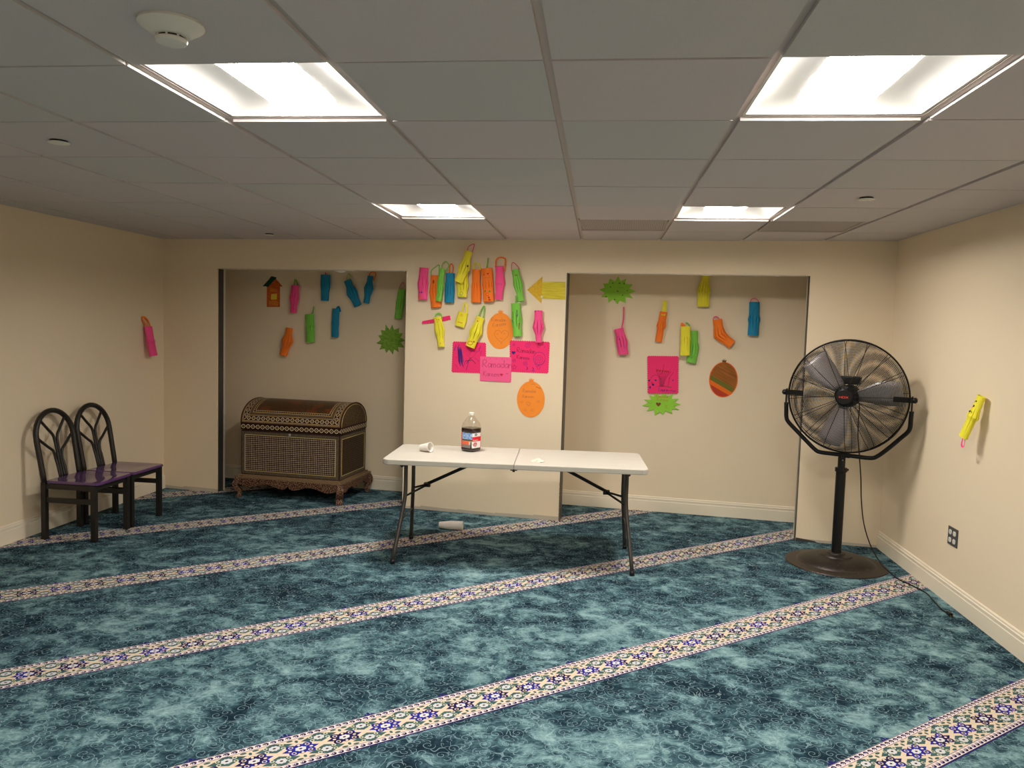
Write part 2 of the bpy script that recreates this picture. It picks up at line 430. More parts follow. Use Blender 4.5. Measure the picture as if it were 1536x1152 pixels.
# return-air grilles
def vent_mat():
    m = mat('perforated_vent', (150, 140, 130), .6); t = T(m); x, y, z = t.xyz(t.pos())
    a = (x/.012).fract()-.5; b = (y/.012).fract()-.5
    t.base(t.col((a*a+b*b) < .07, lin((182, 171, 166)), (120, 110, 104))); return m
M['vent'] = vent_mat()
def vent(cell, label):
    q = cells[cell]; c = sum(q, Vector())/4; hw = (q[1]-q[0]).length/2-.013; hd = (q[3]-q[0]).length/2-.013
    t = thing('ceiling_vent', label, 'vent', (c.x, c.y, H), math.atan2((q[1]-q[0]).y, (q[1]-q[0]).x), 'ceiling vents')
    bm = B()
    for s in (-1, 1):
        box(bm, s*hw-(.02 if s > 0 else 0), s*hw+(0 if s > 0 else .02), -hd, hd, .002, .012)
        box(bm, -hw+.02, hw-.02, s*hd-(.02 if s > 0 else 0), s*hd+(0 if s > 0 else .02), .002, .012)
    obj('vent_frame', bm, mat('vent_frame', (172, 161, 155), .6), t)
    bm = B(); box(bm, -hw+.02, hw-.02, -hd+.02, hd-.02, .005, .009); obj('vent_grille', bm, M['vent'], t)
vent((0, 5), 'gray perforated ceiling vent left of the far right ceiling light')
vent((2, 5), 'gray perforated ceiling vent right of the far right ceiling light')

# smoke detector
t = thing('smoke_detector', 'round white smoke detector on the ceiling beside the near left light', 'smoke detector', (-.915, 1.858, H))
bm = B(); lathe(bm, [(0, 0), (.076, 0), (.079, -.008), (.074, -.013), (.048, -.030), (.042, -.034), (0, -.034)], 40); obj('detector_base', bm, M['white_plastic'], t, 'auto')
bm = B(); lathe(bm, [(.030, -.034), (.030, -.041)], 40)
obj('sensing_slot', bm, M['black'], t, True)
bm = B(); lathe(bm, [(0, -.040), (.037, -.040), (.039, -.043), (.036, -.050), (.028, -.053), (0, -.054)], 40); obj('detector_cap', bm, M['white_plastic'], t, 'auto')
bm = B()
for k in range(8):
    a = k*PI/4+.2; x, y = .0335*cos(a), .0335*sin(a); box(bm, x-.002, x+.002, y-.002, y+.002, -.041, -.034)
obj('vent_post', bm, M['white_plastic'], t, kind='stuff')
for (x, y, lb) in ((-2.118, 3.052, 'flat round sprinkler cover on the ceiling at far left'), (-2.60, 6.20, 'flat round sprinkler cover near the back wall above the left niche'), (1.518, 4.235, 'flat round sprinkler cover on the ceiling at right, above the fan')):
    t = thing('sprinkler_cover', lb, 'sprinkler', (x, y, H), 0, 'sprinkler covers')
    bm = B(); lathe(bm, [(0, -.0005), (.034, -.0005), (.034, -.008)], 28); obj('cover_neck', bm, M['black'], t, True)
    bm = B(); lathe(bm, [(0, -.009), (.041, -.008), (.042, -.010), (.039, -.012), (0, -.0125)], 32); obj('cover_plate', bm, M['white_plastic'], t, True)

# ------------------------------------------------------------------ paper decorations
paper_rgb = dict(pink=(252, 84, 148), hot=(248, 50, 116), orange=(255, 128, 40), yellow=(244, 232, 62), green=(126, 200, 76), lime=(150, 212, 66), blue=(34, 138, 178), gold=(240, 208, 70), deep=(255, 150, 54))
PM = {}
def paper(k):
    if k not in PM:
        m = mat('paper_'+k, paper_rgb[k], .7, spec=.25); t = T(m); p = t.pos()
        n = t.noise(p, 30, 3); c = lin(paper_rgb[k]); t.base(t.mix(n*.3, c, tuple(v*.85 for v in c))); PM[k] = m
    return PM[k]
def crayon(name, c1, c2, sx=120, sz=14):
    """hand coloured paper: uneven parallel strokes"""
    m = mat('crayon_'+name, c1, .75); t = T(m); x, y, z = t.xyz(t.pos())
    n = t.noise(t.vec(x*sz, z*sx, 0), 1, 3, .6); t.base(t.mix((n-.35)*2.2, lin(c1), lin(c2))); return m
INK = {k: mat('ink_'+k, v, .7) for k, v in dict(navy=(44, 36, 120), black=(36, 26, 30), red=(206, 40, 36), brown=(120, 78, 30), pencil=(186, 92, 70), dpink=(188, 36, 84), green=(60, 120, 40), purple=(78, 40, 130), orange=(240, 110, 40), olive=(130, 130, 30), yellow=(240, 220, 70), tape=(236, 228, 196), orpen=(196, 100, 30)).items()}
FR = {'wall': WB, 'niche': WB @ Matrix.Translation((0, OFF, 0)),
      'left': Matrix.Translation((XL, 0, 0)) @ Matrix.Rotation(PI/2, 4, 'Z'), 'right': Matrix.Translation((XR, 0, 0)) @ Matrix.Rotation(-PI/2, 4, 'Z')}
def place(o, fr, s, z, d=0): o.matrix_world = FR[fr] @ Matrix.Translation((s, -d, z))
def ribbon(bm, pts, wd, depth, th=.0004):
    """flat pen stroke in the x-z plane; depth(x,z) gives y of the sheet's front"""
    n = len(pts)
    L_, R_ = [], []
    for i, (x, z) in enumerate(pts):
        a = pts[max(i-1, 0)]; b = pts[min(i+1, n-1)]; dx, dz = b[0]-a[0], b[1]-a[1]; l = math.hypot(dx, dz) or 1e-9
        px, pz = -dz/l*wd/2, dx/l*wd/2
        L_.append(bm.verts.new((x+px, depth(x+px, z+pz)-th, z+pz))); R_.append(bm.verts.new((x-px, depth(x-px, z-pz)-th, z-pz)))
    for i in range(n-1): bm.faces.new((L_[i], L_[i+1], R_[i+1], R_[i]))
def blob(bm, cx, cz, rx, rz, depth, th=.0004, n=14):
    bm.faces.new([bm.verts.new((cx+rx*cos(2*PI*k/n), depth(cx+rx*cos(2*PI*k/n), cz+rz*sin(2*PI*k/n))-th, cz+rz*sin(2*PI*k/n))) for k in range(n)])
def heart_pts(cx, cz, s):
    return [(cx+s*.062*16*sin(a)**3, cz+s*.062*(13*cos(a)-5*cos(2*a)-2*cos(3*a)-cos(4*a))) for a in [2*PI*k/22 for k in range(23)]]
def star_pts(cx, cz, r, n=5, rot=PI/2):
    return [(cx+r*(1 if k % 2 == 0 else .42)*cos(rot+PI*k/n), cz+r*(1 if k % 2 == 0 else .42)*sin(rot+PI*k/n)) for k in range(2*n+1)]
def spiral_pts(cx, cz, r, turns=2.2): return [(cx+r*k/30*cos(turns*2*PI*k/30), cz+r*k/30*sin(turns*2*PI*k/30)) for k in range(31)]
def circ_pts(cx, cz, rx, rz=None, a0=0, a1=2*PI, n=18): return [(cx+rx*cos(a0+(a1-a0)*k/n), cz+(rz or rx)*sin(a0+(a1-a0)*k/n)) for k in range(n+1)]
GL = {  # handwritten letters in a unit cell: strokes
 'R': [[(0, 0), (.02, 1)], [(0, 1), (.4, 1.02), (.55, .8), (.4, .55), (.05, .5), (.6, 0)]],
 'K': [[(0, 0), (.02, 1)], [(.5, 1), (.05, .45), (.55, 0)]],
 'L': [[(.05, 1), (0, 0), (.45, .03)]],
 'a': [[(.42, .5), (.15, .55), (0, .25), (.15, 0), (.4, .2), (.43, .55), (.46, 0)]],
 'm': [[(0, .55), (0, 0)], [(0, .3), (.15, .55), (.27, .4), (.28, 0)], [(.28, .35), (.42, .55), (.53, .4), (.55, 0)]],
 'd': [[(.42, .45), (.15, .55), (0, .25), (.15, 0), (.4, .2)], [(.43, 1.05), (.43, 0)]],
 'n': [[(0, .55), (0, 0)], [(0, .3), (.2, .55), (.36, .4), (.38, 0)]],
 'r': [[(0, .55), (.02, 0)], [(.02, .3), (.15, .5), (.3, .52)]],
 'e': [[(0, .28), (.38, .32), (.3, .55), (.08, .5), (0, .2), (.15, 0), (.4, .08)]],
 'u': [[(0, .55), (.03, .1), (.2, 0), (.36, .2), (.38, .55), (.42, 0)]],
 'i': [[(.1, .5), (.1, 0)], [(.08, .75), (.12, .78)]]}
ADV = dict(R=.72, K=.68, L=.55, m=.72, i=.28, r=.42)
def write(bm, txt, x, z, h, wd, depth, slope=0):
    for ch in txt:
        for st in GL.get(ch, []):
            jit = [(x+px*h+random.uniform(-.02, .02)*h, z+pz*h+random.uniform(-.02, .02)*h+slope*px*h) for px, pz in st]
            ribbon(bm, jit, wd, depth)
        a = ADV.get(ch, .55)*h; x += a; z += slope*a
FLAT = lambda x, z: 0.0
def card(name, label, cat, fr, outline, k, c, d=.004, th=.0008, tilt=0, group=None, m=None):
    """flat cut-out; outline in wall metres round centre c"""
    t = thing(name, label, cat, group=group); place(t, fr, c[0], c[1], d)
    bm = B(); prism(bm, [(a-c[0], b-c[1]) for a, b in outline], 0, th, 'y'); obj('sheet', bm, m or paper(k), t)
    return t
class Ink:
    def __init__(s, t, depth=FLAT): s.t, s.d, s.b = t, depth, {}
    def g(s, c):
        if c not in s.b: s.b[c] = B()
        return s.b[c]
    def line(s, c, pts, wd=.0022): ribbon(s.g(c), pts, wd, s.d); return s
    def dot(s, c, x, z, rx, rz=None): blob(s.g(c), x, z, rx, rz or rx, s.d); return s
    def heart(s, c, x, z, r):
        p = heart_pts(x, z, r)[:-1]; b = s.g(c); b.faces.new([b.verts.new((q[0], s.d(*q)-.0004, q[1])) for q in p]); return s
    def text(s, c, txt, x, z, h, wd=.002, slope=0): write(s.g(c), txt, x, z, h, wd, s.d, slope); return s
    def done(s):
        for c, bm in s.b.items(): obj('drawing', bm, INK[c], s.t, kind='stuff')

def lantern(label, k, fr, ax, ws, handle=None, hk='pink', slits=True, flat=.55, d=.005, ink=None, zone=(.24, .76), hw=.011, strips=11, hd=None, lean=0):
    """slit paper tube: ax = three points of its axis on the wall, ws = widths there"""
    s0 = ax[1]; t = thing('paper_lantern', label, 'paper lantern', group='paper lanterns on the walls'); place(t, fr, s0[0], s0[1], 0)
    if lean:                         # hangs from its top, the foot swung out from the wall
        pz = ax[0][1]-s0[1]; t.matrix_world = t.matrix_world @ Matrix.Translation((0, 0, pz)) @ Matrix.Rotation(-rad(lean), 4, 'X') @ Matrix.Translation((0, 0, -pz))
    P = [Vector((a-s0[0], b-s0[1])) for a, b in ax]
    def axis(q):
        return P[0].lerp(P[1], q*2) if q < .5 else P[1].lerp(P[2], q*2-1)
    def width(q):
        a, b = zone
        if q <= a: return ws[0]
        if q < .5: return ws[0]+(ws[1]-ws[0])*(q-a)/(.5-a)
        if q < b: return ws[1]+(ws[2]-ws[1])*(q-.5)/(b-.5)
        return ws[2]
    dc = max(ws)*.5*flat+.002+d
    def depth_r(q): return width(q)*.5*flat
    def nrm(q):
        t0 = axis(max(q-.12, 0)); t1 = axis(min(q+.12, 1)); tg = (t1-t0).normalized(); return Vector((-tg.y, tg.x)) if tg.y < 0 else Vector((tg.y, -tg.x))
    bm = B(); NS = strips; sub = (0, .40, .80, .90)
    qs = [0, .12, zone[0], zone[0]+(.5-zone[0])*.5, .5, .5+(zone[1]-.5)*.5, zone[1], .88, 1]
    rings = []
    for q in qs:
        c = axis(q); n = nrm(q); a = width(q)/2; b = depth_r(q); row = []
        cut = max(0, 1-abs(q-.5)/max(.5-zone[0], .01)) if slits else 0       # cut strips spring apart: deep creases between them
        for sN in range(NS):
            for f in sub:
                th = 2*PI*(sN+f)/NS; kk = 1-.8*min(1, cut*1.8) if f == .90 else 1
                row.append(bm.verts.new((c.x+n.x*a*cos(th)*(1-(1-kk)*.25), -dc+b*sin(th)*kk, c.y+n.y*a*cos(th)*(1-(1-kk)*.25))))
        rings.append(row)
    N = len(rings[0])
    for i in range(len(qs)-1):
        for kx in range(N):
            bm.faces.new((rings[i][kx], rings[i][(kx+1) % N], rings[i+1][(kx+1) % N], rings[i+1][kx]))
    o = obj('paper_tube', bm, paper(k), t); 
    md = o.modifiers.new('thick', 'SOLIDIFY'); md.thickness = .0008; md.offset = 0
    if handle:
        bm = B(); hp = [Vector((a-s0[0], 0, b-s0[1])) for a, b in handle]
        if len(hp) > 2: hp = smoothpath(hp, 4)
        n = len(hp); dd = hd if hd is not None else dc*.9; A_, B_ = [], []
        for i, p in enumerate(hp):
            a = hp[max(i-1, 0)]; b = hp[min(i+1, n-1)]; tg = (b-a).normalized(); q = i/(n-1)
            pr = Vector((-tg.z, 0, tg.x))*hw/2; tw = sin(PI*q); y = -dd*(1-.55*tw)
            y1 = y-.003*tw
            A_.append((p+pr+Vector((0, y, 0)))); B_.append((p-pr+Vector((0, y1, 0))))
        th = Vector((0, .0008, 0))
        va = [bm.verts.new(v) for v in A_]; vb = [bm.verts.new(v) for v in B_]; vc = [bm.verts.new(v+th) for v in B_]; vd = [bm.verts.new(v+th) for v in A_]
        for i in range(n-1):
            for a, b in ((va, vb), (vb, vc), (vc, vd), (vd, va)): bm.faces.new((a[i], a[i+1], b[i+1], b[i]))
        bm.faces.new((va[0], vb[0], vc[0], vd[0])); bm.faces.new((va[-1], vd[-1], vc[-1], vb[-1]))
        obj('handle', bm, paper(hk), t, label=None if hk == k else hk+' paper handle strip')
    if ink:
        Ltot = (P[2]-P[0]).length; tg = (P[2]-P[0]).normalized()
        def to(u, q):                # u -1..1 across, q 0..1 along
            c = axis(q); n = nrm(q); return (c.x+n.x*u*width(q)/2, c.y+n.y*u*width(q)/2)
        def dep(x, z):
            v = Vector((x, z)); best = min([kq/40 for kq in range(41)], key=lambda q: (axis(q)-v).length)
            n = nrm(best); u = (v-axis(best)).dot(n)/(width(best)/2); u = max(-1, min(1, u))
            return -dc-depth_r(best)*math.sqrt(1-u*u)-.0006
        I = Ink(t, dep); ink(I, to); I.done()
    return t

HD = lambda *a: list(a)
# --- left niche
lantern('pink paper lantern in the left niche with a short green handle', 'pink', 'niche', [(-2.87, 1.945), (-2.881, 1.819), (-2.889, 1.679)], (.082, .101, .071), [(-2.886, 1.935), (-2.885, 2.003), (-2.843, 1.938)], 'green', hw=.012,
        ink=lambda I, f: [I.dot('navy', *f(.1+.1*(k % 2), .72+.05*k), .003) for k in range(4)] and I.line('red', [f(-.6, .93), f(.6, .95)], .003))
lantern('smooth blue paper lantern highest in the left niche, hung straight by a pink tab', 'blue', 'niche', [(-2.553, 2.05), (-2.555, 1.943), (-2.558, 1.802)], (.096, .098, .078), [(-2.556, 2.045), (-2.556, 2.075)], 'pink', slits=False)
lantern('tilted orange paper lantern without handle at lower left in the left niche', 'orange', 'niche', [(-2.926, 1.529), (-2.945, 1.405), (-2.991, 1.261)], (.069, .119, .077),
        ink=lambda I, f: I.line('red', [f(-.8, .48), f(.2, .5)], .002))
lantern('green paper lantern in the left niche with a pointed green strip on top', 'green', 'niche', [(-2.717, 1.67), (-2.711, 1.538), (-2.705, 1.398)], (.086, .092, .088), [(-2.700, 1.66), (-2.690, 1.70), (-2.677, 1.745)], 'green', zone=(.4, .62))
lantern('narrow blue paper lantern in the left niche, below the other blue ones', 'blue', 'niche', [(-2.442, 1.73), (-2.449, 1.584), (-2.45, 1.456)], (.072, .078, .072), [(-2.445, 1.72), (-2.425, 1.748), (-2.40, 1.70)], 'blue', zone=(.38, .6), hw=.02)
lantern('wide slanting blue paper lantern with a thin green loop in the left niche', 'blue', 'niche', [(-2.326, 2.0), (-2.275, 1.885), (-2.213, 1.762)], (.071, .115, .078), [(-2.335, 1.995), (-2.338, 2.04), (-2.326, 2.066), (-2.31, 2.04), (-2.314, 1.99)], 'green', hw=.006)
lantern('small blue paper lantern with an orange loop leaning left in the left niche', 'blue', 'niche', [(-2.093, 2.045), (-2.107, 1.931), (-2.131, 1.788)], (.056, .094, .06), [(-2.108, 2.036), (-2.105, 2.07), (-2.071, 2.086), (-2.045, 2.06), (-2.063, 2.001)], 'orange', hw=.012)
lantern('dark green paper lantern half hidden at the right edge of the left niche', 'green', 'niche', [(-1.777, 1.925), (-1.789, 1.798), (-1.808, 1.649)], (.07, .085, .074), [(-1.805, 1.92), (-1.798, 1.965), (-1.773, 1.99), (-1.747, 1.95)], 'pink', hw=.005,
        ink=lambda I, f: I.line('brown', [f(-.5, .75), f(.3, .76), f(.25, .88), f(-.5, .88)], .002))
# --- column
lantern('pink paper lantern at the far left of the row on the column, no handle', 'pink', 'wall', [(-1.333, 2.077), (-1.34, 1.943), (-1.339, 1.808)], (.078, .096, .08), strips=9,
        ink=lambda I, f: [I.dot('navy', *f(-.55, .775), .006, .005), I.dot('purple', *f(-.1, .775), .007), I.dot('orange', *f(-.5, .93), .014, .016)])
lantern('orange paper lantern with a brown oval mark and a green loop handle', 'orange', 'wall', [(-1.236, 2.015), (-1.238, 1.876), (-1.219, 1.746)], (.078, .092, .088), [(-1.271, 2.005), (-1.273, 2.055), (-1.235, 2.09), (-1.206, 2.10), (-1.206, 2.01)], 'green', hw=.007, d=.0,
        ink=lambda I, f: [I.dot('brown', *f(-.15, .2), .008, .016), I.line('red', [f(-.15, .15), f(-.12, .25)], .003)])
lantern('slim green paper lantern with a green loop, overlapping an orange one', 'green', 'wall', [(-1.162, 2.068), (-1.174, 1.932), (-1.186, 1.797)], (.05, .062, .05), [(-1.169, 2.06), (-1.171, 2.105), (-1.146, 2.132), (-1.12, 2.11), (-1.118, 2.08), (-1.142, 2.05)], 'green', hw=.007, d=.052,
        ink=lambda I, f: [I.line('green', [f(-.4, .7), f(.3, .8), f(-.2, .9)], .003)])
lantern('blue paper lantern with an orange loop handle on the column', 'blue', 'wall', [(-1.102, 2.035), (-1.105, 1.896), (-1.106, 1.79)], (.076, .086, .083), [(-1.109, 2.03), (-1.113, 2.095), (-1.098, 2.114), (-1.081, 2.078), (-1.087, 2.03)], 'orange', hw=.01)
lantern('yellow paper lantern with a green doodle, mostly hidden behind another yellow one', 'yellow', 'wall', [(-.983, 2.10), (-.992, 1.94), (-.994, 1.839)], (.07, .105, .084), d=.0,
        ink=lambda I, f: [I.line('green', circ_pts(*f(0, .86), .013, .014), .002), I.line('green', [f(-.7, .95), f(-.3, .92), f(0, .97), f(.6, .93)], .003)])
lantern('large tilted yellow paper lantern highest on the column, with a pink loop handle', 'yellow', 'wall', [(-.928, 2.213), (-.966, 2.075), (-1.011, 1.957)], (.06, .1, .072), [(-.949, 2.205), (-.945, 2.25), (-.925, 2.268), (-.894, 2.272), (-.903, 2.20)], 'pink', hw=.007, d=.058,
        ink=lambda I, f: [I.dot('black', *f(.7, .42), .006, .008)])
lantern('plain orange paper lantern with a yellow loop handle on the column', 'orange', 'wall', [(-.877, 2.067), (-.876, 1.927), (-.873, 1.796)], (.069, .082, .082), [(-.898, 2.06), (-.902, 2.108), (-.879, 2.121), (-.855, 2.103), (-.842, 2.06)], 'yellow', hw=.012, zone=(.36, .62))
lantern('orange paper lantern with a red heart, a drawn face and a straight green handle', 'orange', 'wall', [(-.786, 2.077), (-.775, 1.94), (-.762, 1.803)], (.092, .098, .092), [(-.790, 2.065), (-.788, 2.11), (-.778, 2.164)], 'green', zone=(.38, .62),
        ink=lambda I, f: [I.line('red', [f(-.5, .17), f(-.7, .2), f(-.5, .22), f(-.4, .1), f(-.4, .22)], .003), I.heart('red', *f(.28, .17), .009), I.line('pencil', [f(-.4, .28), f(-.2, .3), f(0, .27), f(.3, .3), f(.5, .27)], .002),
                          I.dot('olive', *f(-.4, .68), .008), I.dot('olive', *f(.4, .7), .009), I.line('red', circ_pts(*f(0, .78), .013), .003), I.line('red', [f(.1, .83), f(.25, .93)], .004), I.dot('red', *f(.3, .95), .012, .006), I.dot('black', *f(.22, .88), .006)])
lantern('smooth pink paper lantern with a wide orange loop handle on the column', 'pink', 'wall', [(-.68, 2.096), (-.671, 1.957), (-.679, 1.823)], (.07, .086, .062), [(-.712, 2.085), (-.711, 2.149), (-.68, 2.17), (-.642, 2.163), (-.632, 2.137), (-.637, 2.056)], 'orange', hw=.012, slits=False,
        ink=lambda I, f: [I.line('dpink', [f(u, .49), f(u+.04, .56)], .0015) for u in (-.7, -.4, -.1, .2, .5)])
lantern('leaning green paper lantern with a pink loop handle, beside the yellow arrow', 'green', 'wall', [(-.543, 2.065), (-.513, 1.942), (-.48, 1.804)], (.062, .079, .052), [(-.575, 2.055), (-.578, 2.115), (-.563, 2.127), (-.516, 2.083), (-.515, 2.055)], 'pink', hw=.006, d=.02, lean=5,
        ink=lambda I, f: I.dot('olive', *f(.1, .2), .010, .008))
ag = lantern('yellow paper lantern with pink scalloped wings and a green paper ring', 'yellow', 'wall', [(-1.207, 1.666), (-1.185, 1.559), (-1.166, 1.415)], (.067, .089, .058), [(-1.226, 1.655), (-1.225, 1.685), (-1.202, 1.697), (-1.18, 1.685), (-1.172, 1.65)], 'green', hw=.012, zone=(.16, .78), strips=9,
        ink=lambda I, f: [I.line('red', [f(-.7, .06), f(-.2, .05)], .005), I.dot('orange', *f(-.1, .11), .005), I.dot('orange', *f(.4, .12), .005), I.line('red', [f(-.4, .17), f(-.1, .2), f(.2, .18)], .002), I.line('orange', [f(-.8, .87), f(0, .9), f(.8, .87)], .012)])
def wing(pts, t, c):
    bm = B(); prism(bm, [(a-c[0], b-c[1]) for a, b in pts], -.012, -.0112, 'y'); obj('wing', bm, paper('hot'), t, label='hot pink scalloped wing')
def scallop_edge(p0, p1, n, r):
    out = []; dx, dy = (p1[0]-p0[0])/n, (p1[1]-p0[1])/n; l = math.hypot(dx, dy); nx, ny = dy/l, -dx/l
    for k in range(n):
        for a in range(5):
            th = PI*a/4; out.append((p0[0]+dx*(k+.5-.5*cos(th))+nx*r*sin(th), p0[1]+dy*(k+.5-.5*cos(th))+ny*r*sin(th)))
    return out
wing([(-1.20, 1.657)]+[(-1.345, 1.628), (-1.352, 1.612)]+scallop_edge((-1.345, 1.600), (-1.20, 1.618), 6, -.006)[0:], ag, (-1.185, 1.559))
wing([(-1.17, 1.668), (-1.115, 1.680)]+scallop_edge((-1.105, 1.68), (-1.098, 1.645), 2, -.004)+scallop_edge((-1.10, 1.642), (-1.17, 1.628), 3, .005), ag, (-1.185, 1.559))
lantern('short yellow paper lantern shaped like a bag, with red crayon marks', 'yellow', 'wall', [(-.984, 1.711), (-.997, 1.65), (-1.012, 1.592)], (.085, .089, .085), [(-.992, 1.70), (-.979, 1.785), (-.952, 1.764), (-.952, 1.695)], 'yellow', hw=.012, slits=False, flat=.4,
        ink=lambda I, f: [I.line('orange', star_pts(*f(-.05, .22), .013, 7), .0025), I.line('olive', [f(-.5, .5), f(.5, .5)], .002), I.line('red', [f(-.5, .74), f(-.2, .7), f(0, .74), f(.3, .7), f(.5, .73)], .004), I.line('red', [f(-.6, .8), f(.4, .8)], .002)])
lantern('yellow paper lantern with a face, hanging over the purple scribbled card', 'yellow', 'wall', [(-.827, 1.675), (-.865, 1.55), (-.912, 1.424)], (.07, .115, .082), [(-.851, 1.672), (-.823, 1.745), (-.801, 1.765), (-.808, 1.66)], 'green', hw=.009, zone=(.2, .7), strips=9,
        ink=lambda I, f: [I.line('orange', circ_pts(*f(-.2, .1), .014, .016), .0015), I.dot('red', *f(-.25, .15), .004, .007), I.dot('black', *f(-.35, .08), .002), I.line('red', circ_pts(*f(-.1, .88), .022, .015), .004), I.dot('olive', *f(.5, .8), .007)])
lantern('green paper lantern with brown and purple streaks, right of the orange oval', 'green', 'wall', [(-.534, 1.796), (-.523, 1.66), (-.51, 1.524)], (.078, .092, .074), [(-.532, 1.79), (-.534, 1.859)], 'green', hw=.012, strips=9, d=.0,
        ink=lambda I, f: [I.line('brown', [f(-.6, .25), f(-.5, .45)], .005), I.line('purple', [f(.3, .2), f(.4, .4)], .005), I.line('brown', [f(.2, .35), f(.5, .55)], .004), I.line('brown', [f(.6, .6), f(.5, .8)], .006), I.line('purple', [f(-.7, .5), f(-.6, .6)], .004)])
lantern('pink paper lantern with a navy top rim, hanging over the right pink card', 'pink', 'wall', [(-.34, 1.741), (-.337, 1.601), (-.329, 1.479)], (.065, .096, .05), strips=8,
        ink=lambda I, f: [I.line('navy', [f(-.85, .02), f(-.6, .035)], .006), I.line('navy', [f(0, .015), f(.7, .03)], .007)])
# --- right niche
lantern('pink paper lantern with purple bands and a long thin strip in the right niche', 'pink', 'niche', [(.263, 1.615), (.295, 1.499), (.312, 1.386)], (.081, .104, .091), [(.288, 1.61), (.30, 1.696), (.301, 1.806)], 'pink', hw=.011,
        ink=lambda I, f: [I.dot('navy', *f(-.5, .3), .004), I.dot('navy', *f(-.3, .4), .005), I.line('navy', [f(-.8, .68), f(-.1, .66), f(.7, .67)], .005), I.line('navy', [f(-.8, .78), f(0, .8)], .005), I.line('navy', [f(.2, .74), f(.8, .77)], .005), I.line('navy', [f(-.6, .86), f(.3, .88)], .004)])
lantern('slim orange paper lantern with a yellow strip handle in the right niche', 'orange', 'niche', [(.647, 1.771), (.631, 1.644), (.614, 1.509)], (.063, .08, .058), [(.645, 1.74), (.652, 1.81), (.657, 1.868)], 'yellow', hw=.034, zone=(.3, .6), hd=.05)
lantern('yellow skirt-shaped paper lantern at the top of the right niche', 'yellow', 'niche', [(.991, 2.086), (.978, 1.953), (.98, 1.821)], (.06, .117, .10), [(.965, 2.08), (.968, 2.105), (1.0, 2.105), (1.016, 2.084)], 'green', hw=.008, zone=(.1, .55), strips=14)
lantern('green paper lantern hanging partly behind a yellow one in the right niche', 'green', 'niche', [(.909, 1.613), (.919, 1.471), (.9, 1.337)], (.07, .085, .087), [(.88, 1.61), (.868, 1.66), (.841, 1.683)], 'green', hw=.012, zone=(.35, .6), d=.0,
        ink=lambda I, f: [I.line('green', [f(-.5, .75), f(.2, .78), f(-.1, .86)], .003)])
lantern('yellow paper lantern in front of a green one in the right niche', 'yellow', 'niche', [(.839, 1.649), (.843, 1.541), (.845, 1.399)], (.08, .085, .08), [(.815, 1.637), (.806, 1.675), (.836, 1.647)], 'orange', hw=.016, d=.055, zone=(.38, .6), flat=.45)
lantern('bent orange paper lantern with a small pink loop in the right niche', 'orange', 'niche', [(1.103, 1.716), (1.127, 1.585), (1.235, 1.503)], (.077, .108, .078), [(1.071, 1.70), (1.07, 1.727), (1.096, 1.742), (1.124, 1.715)], 'pink', hw=.007)
lantern('blue paper lantern with a drawn face, rightmost in the right niche', 'blue', 'niche', [(1.4, 1.872), (1.404, 1.724), (1.402, 1.588)], (.083, .102, .088), [(1.366, 1.865), (1.376, 1.895), (1.404, 1.903), (1.43, 1.884), (1.431, 1.864)], 'pink', hw=.007, zone=(.36, .62),
        ink=lambda I, f: [I.line('black', circ_pts(*f(.4, .45), .04, .085, PI*.55, PI*1.45), .0015), I.line('purple', [f(0, .82), f(.3, .8), f(.5, .84), f(.2, .86)], .003)])
# --- side walls
lantern('pink paper lantern with an orange loop handle alone on the left wall', 'pink', 'left', [(6.424, 1.505), (6.428, 1.37), (6.440, 1.243)], (.092, .106, .094), [(6.42, 1.49), (6.385, 1.575), (6.41, 1.595), (6.46, 1.56), (6.465, 1.505)], 'orange', hw=.024, d=.004, lean=9, zone=(.42, .56))
lantern('yellow paper lantern with dark marks alone on the right wall above the outlet', 'yellow', 'right', [(-4.560, 1.275), (-4.585, 1.155), (-4.620, 1.028)], (.066, .100, .074), [(-4.632, 1.035), (-4.645, .98), (-4.615, .98), (-4.608, 1.035)], 'pink', hw=.012, d=.004, lean=13, zone=(.3, .58), strips=8,
        ink=lambda I, f: [I.dot('black', *f(.1, .14), .008, .005), I.dot('black', *f(-.4, .17), .005), I.dot('black', *f(.0, .26), .009, .006), I.dot('black', *f(-.2, .41), .012, .006), I.line('black', [f(.2, .38), f(.4, .42)], .004), I.dot('orange', *f(-.4, .3), .006)])

# --- flat cut-outs
h = thing('paper_house', 'orange paper house with a green roof and yellow window in the left niche', 'paper house'); place(h, 'niche', -3.122, 1.85, .004)
bm = B(); prism(bm, [(-.072, .083), (.071, .083), (.10, .082), (.022, .16), (.0, .175), (-.03, .178), (-.072, .12)], 0, .0008, 'y'); prism(bm, [(-.073, -.12), (.071, -.117), (.071, .09), (-.072, .09)], 0, .0008, 'y')
obj('house_front', bm, crayon('house', (222, 110, 40), (176, 70, 22)), h)
bm = B(); prism(bm, [(-.117, .081), (-.02, .182), (.036, .169), (-.06, .074), (-.08, .082)], -.0012, -.0004, 'y'); obj('roof', bm, crayon('roof', (18, 70, 46), (8, 40, 34)), h, label='dark green half roof')
bm = B(); prism(bm, [(-.024, .008), (.039, .012), (.037, -.044), (-.026, -.047)], -.0012, -.0004, 'y'); wn = obj('window', bm, paper('gold'), h)
i_ = Ink(h); [i_.line('yellow', [(-.05, -.065-.012*k), (.0, -.06-.012*k), (.05, -.068-.012*k)], .002) for k in range(4)]; [i_.line('yellow', [(-.04, .06-.012*k), (.04, .057-.012*k)], .0016) for k in range(3)]
i_.line('olive', [(0, -.01-.0), (.02, -.01), (.02, -.03), (0, -.03), (0, -.01)], .002); i_.d = lambda x, z: -.0013; i_.done()
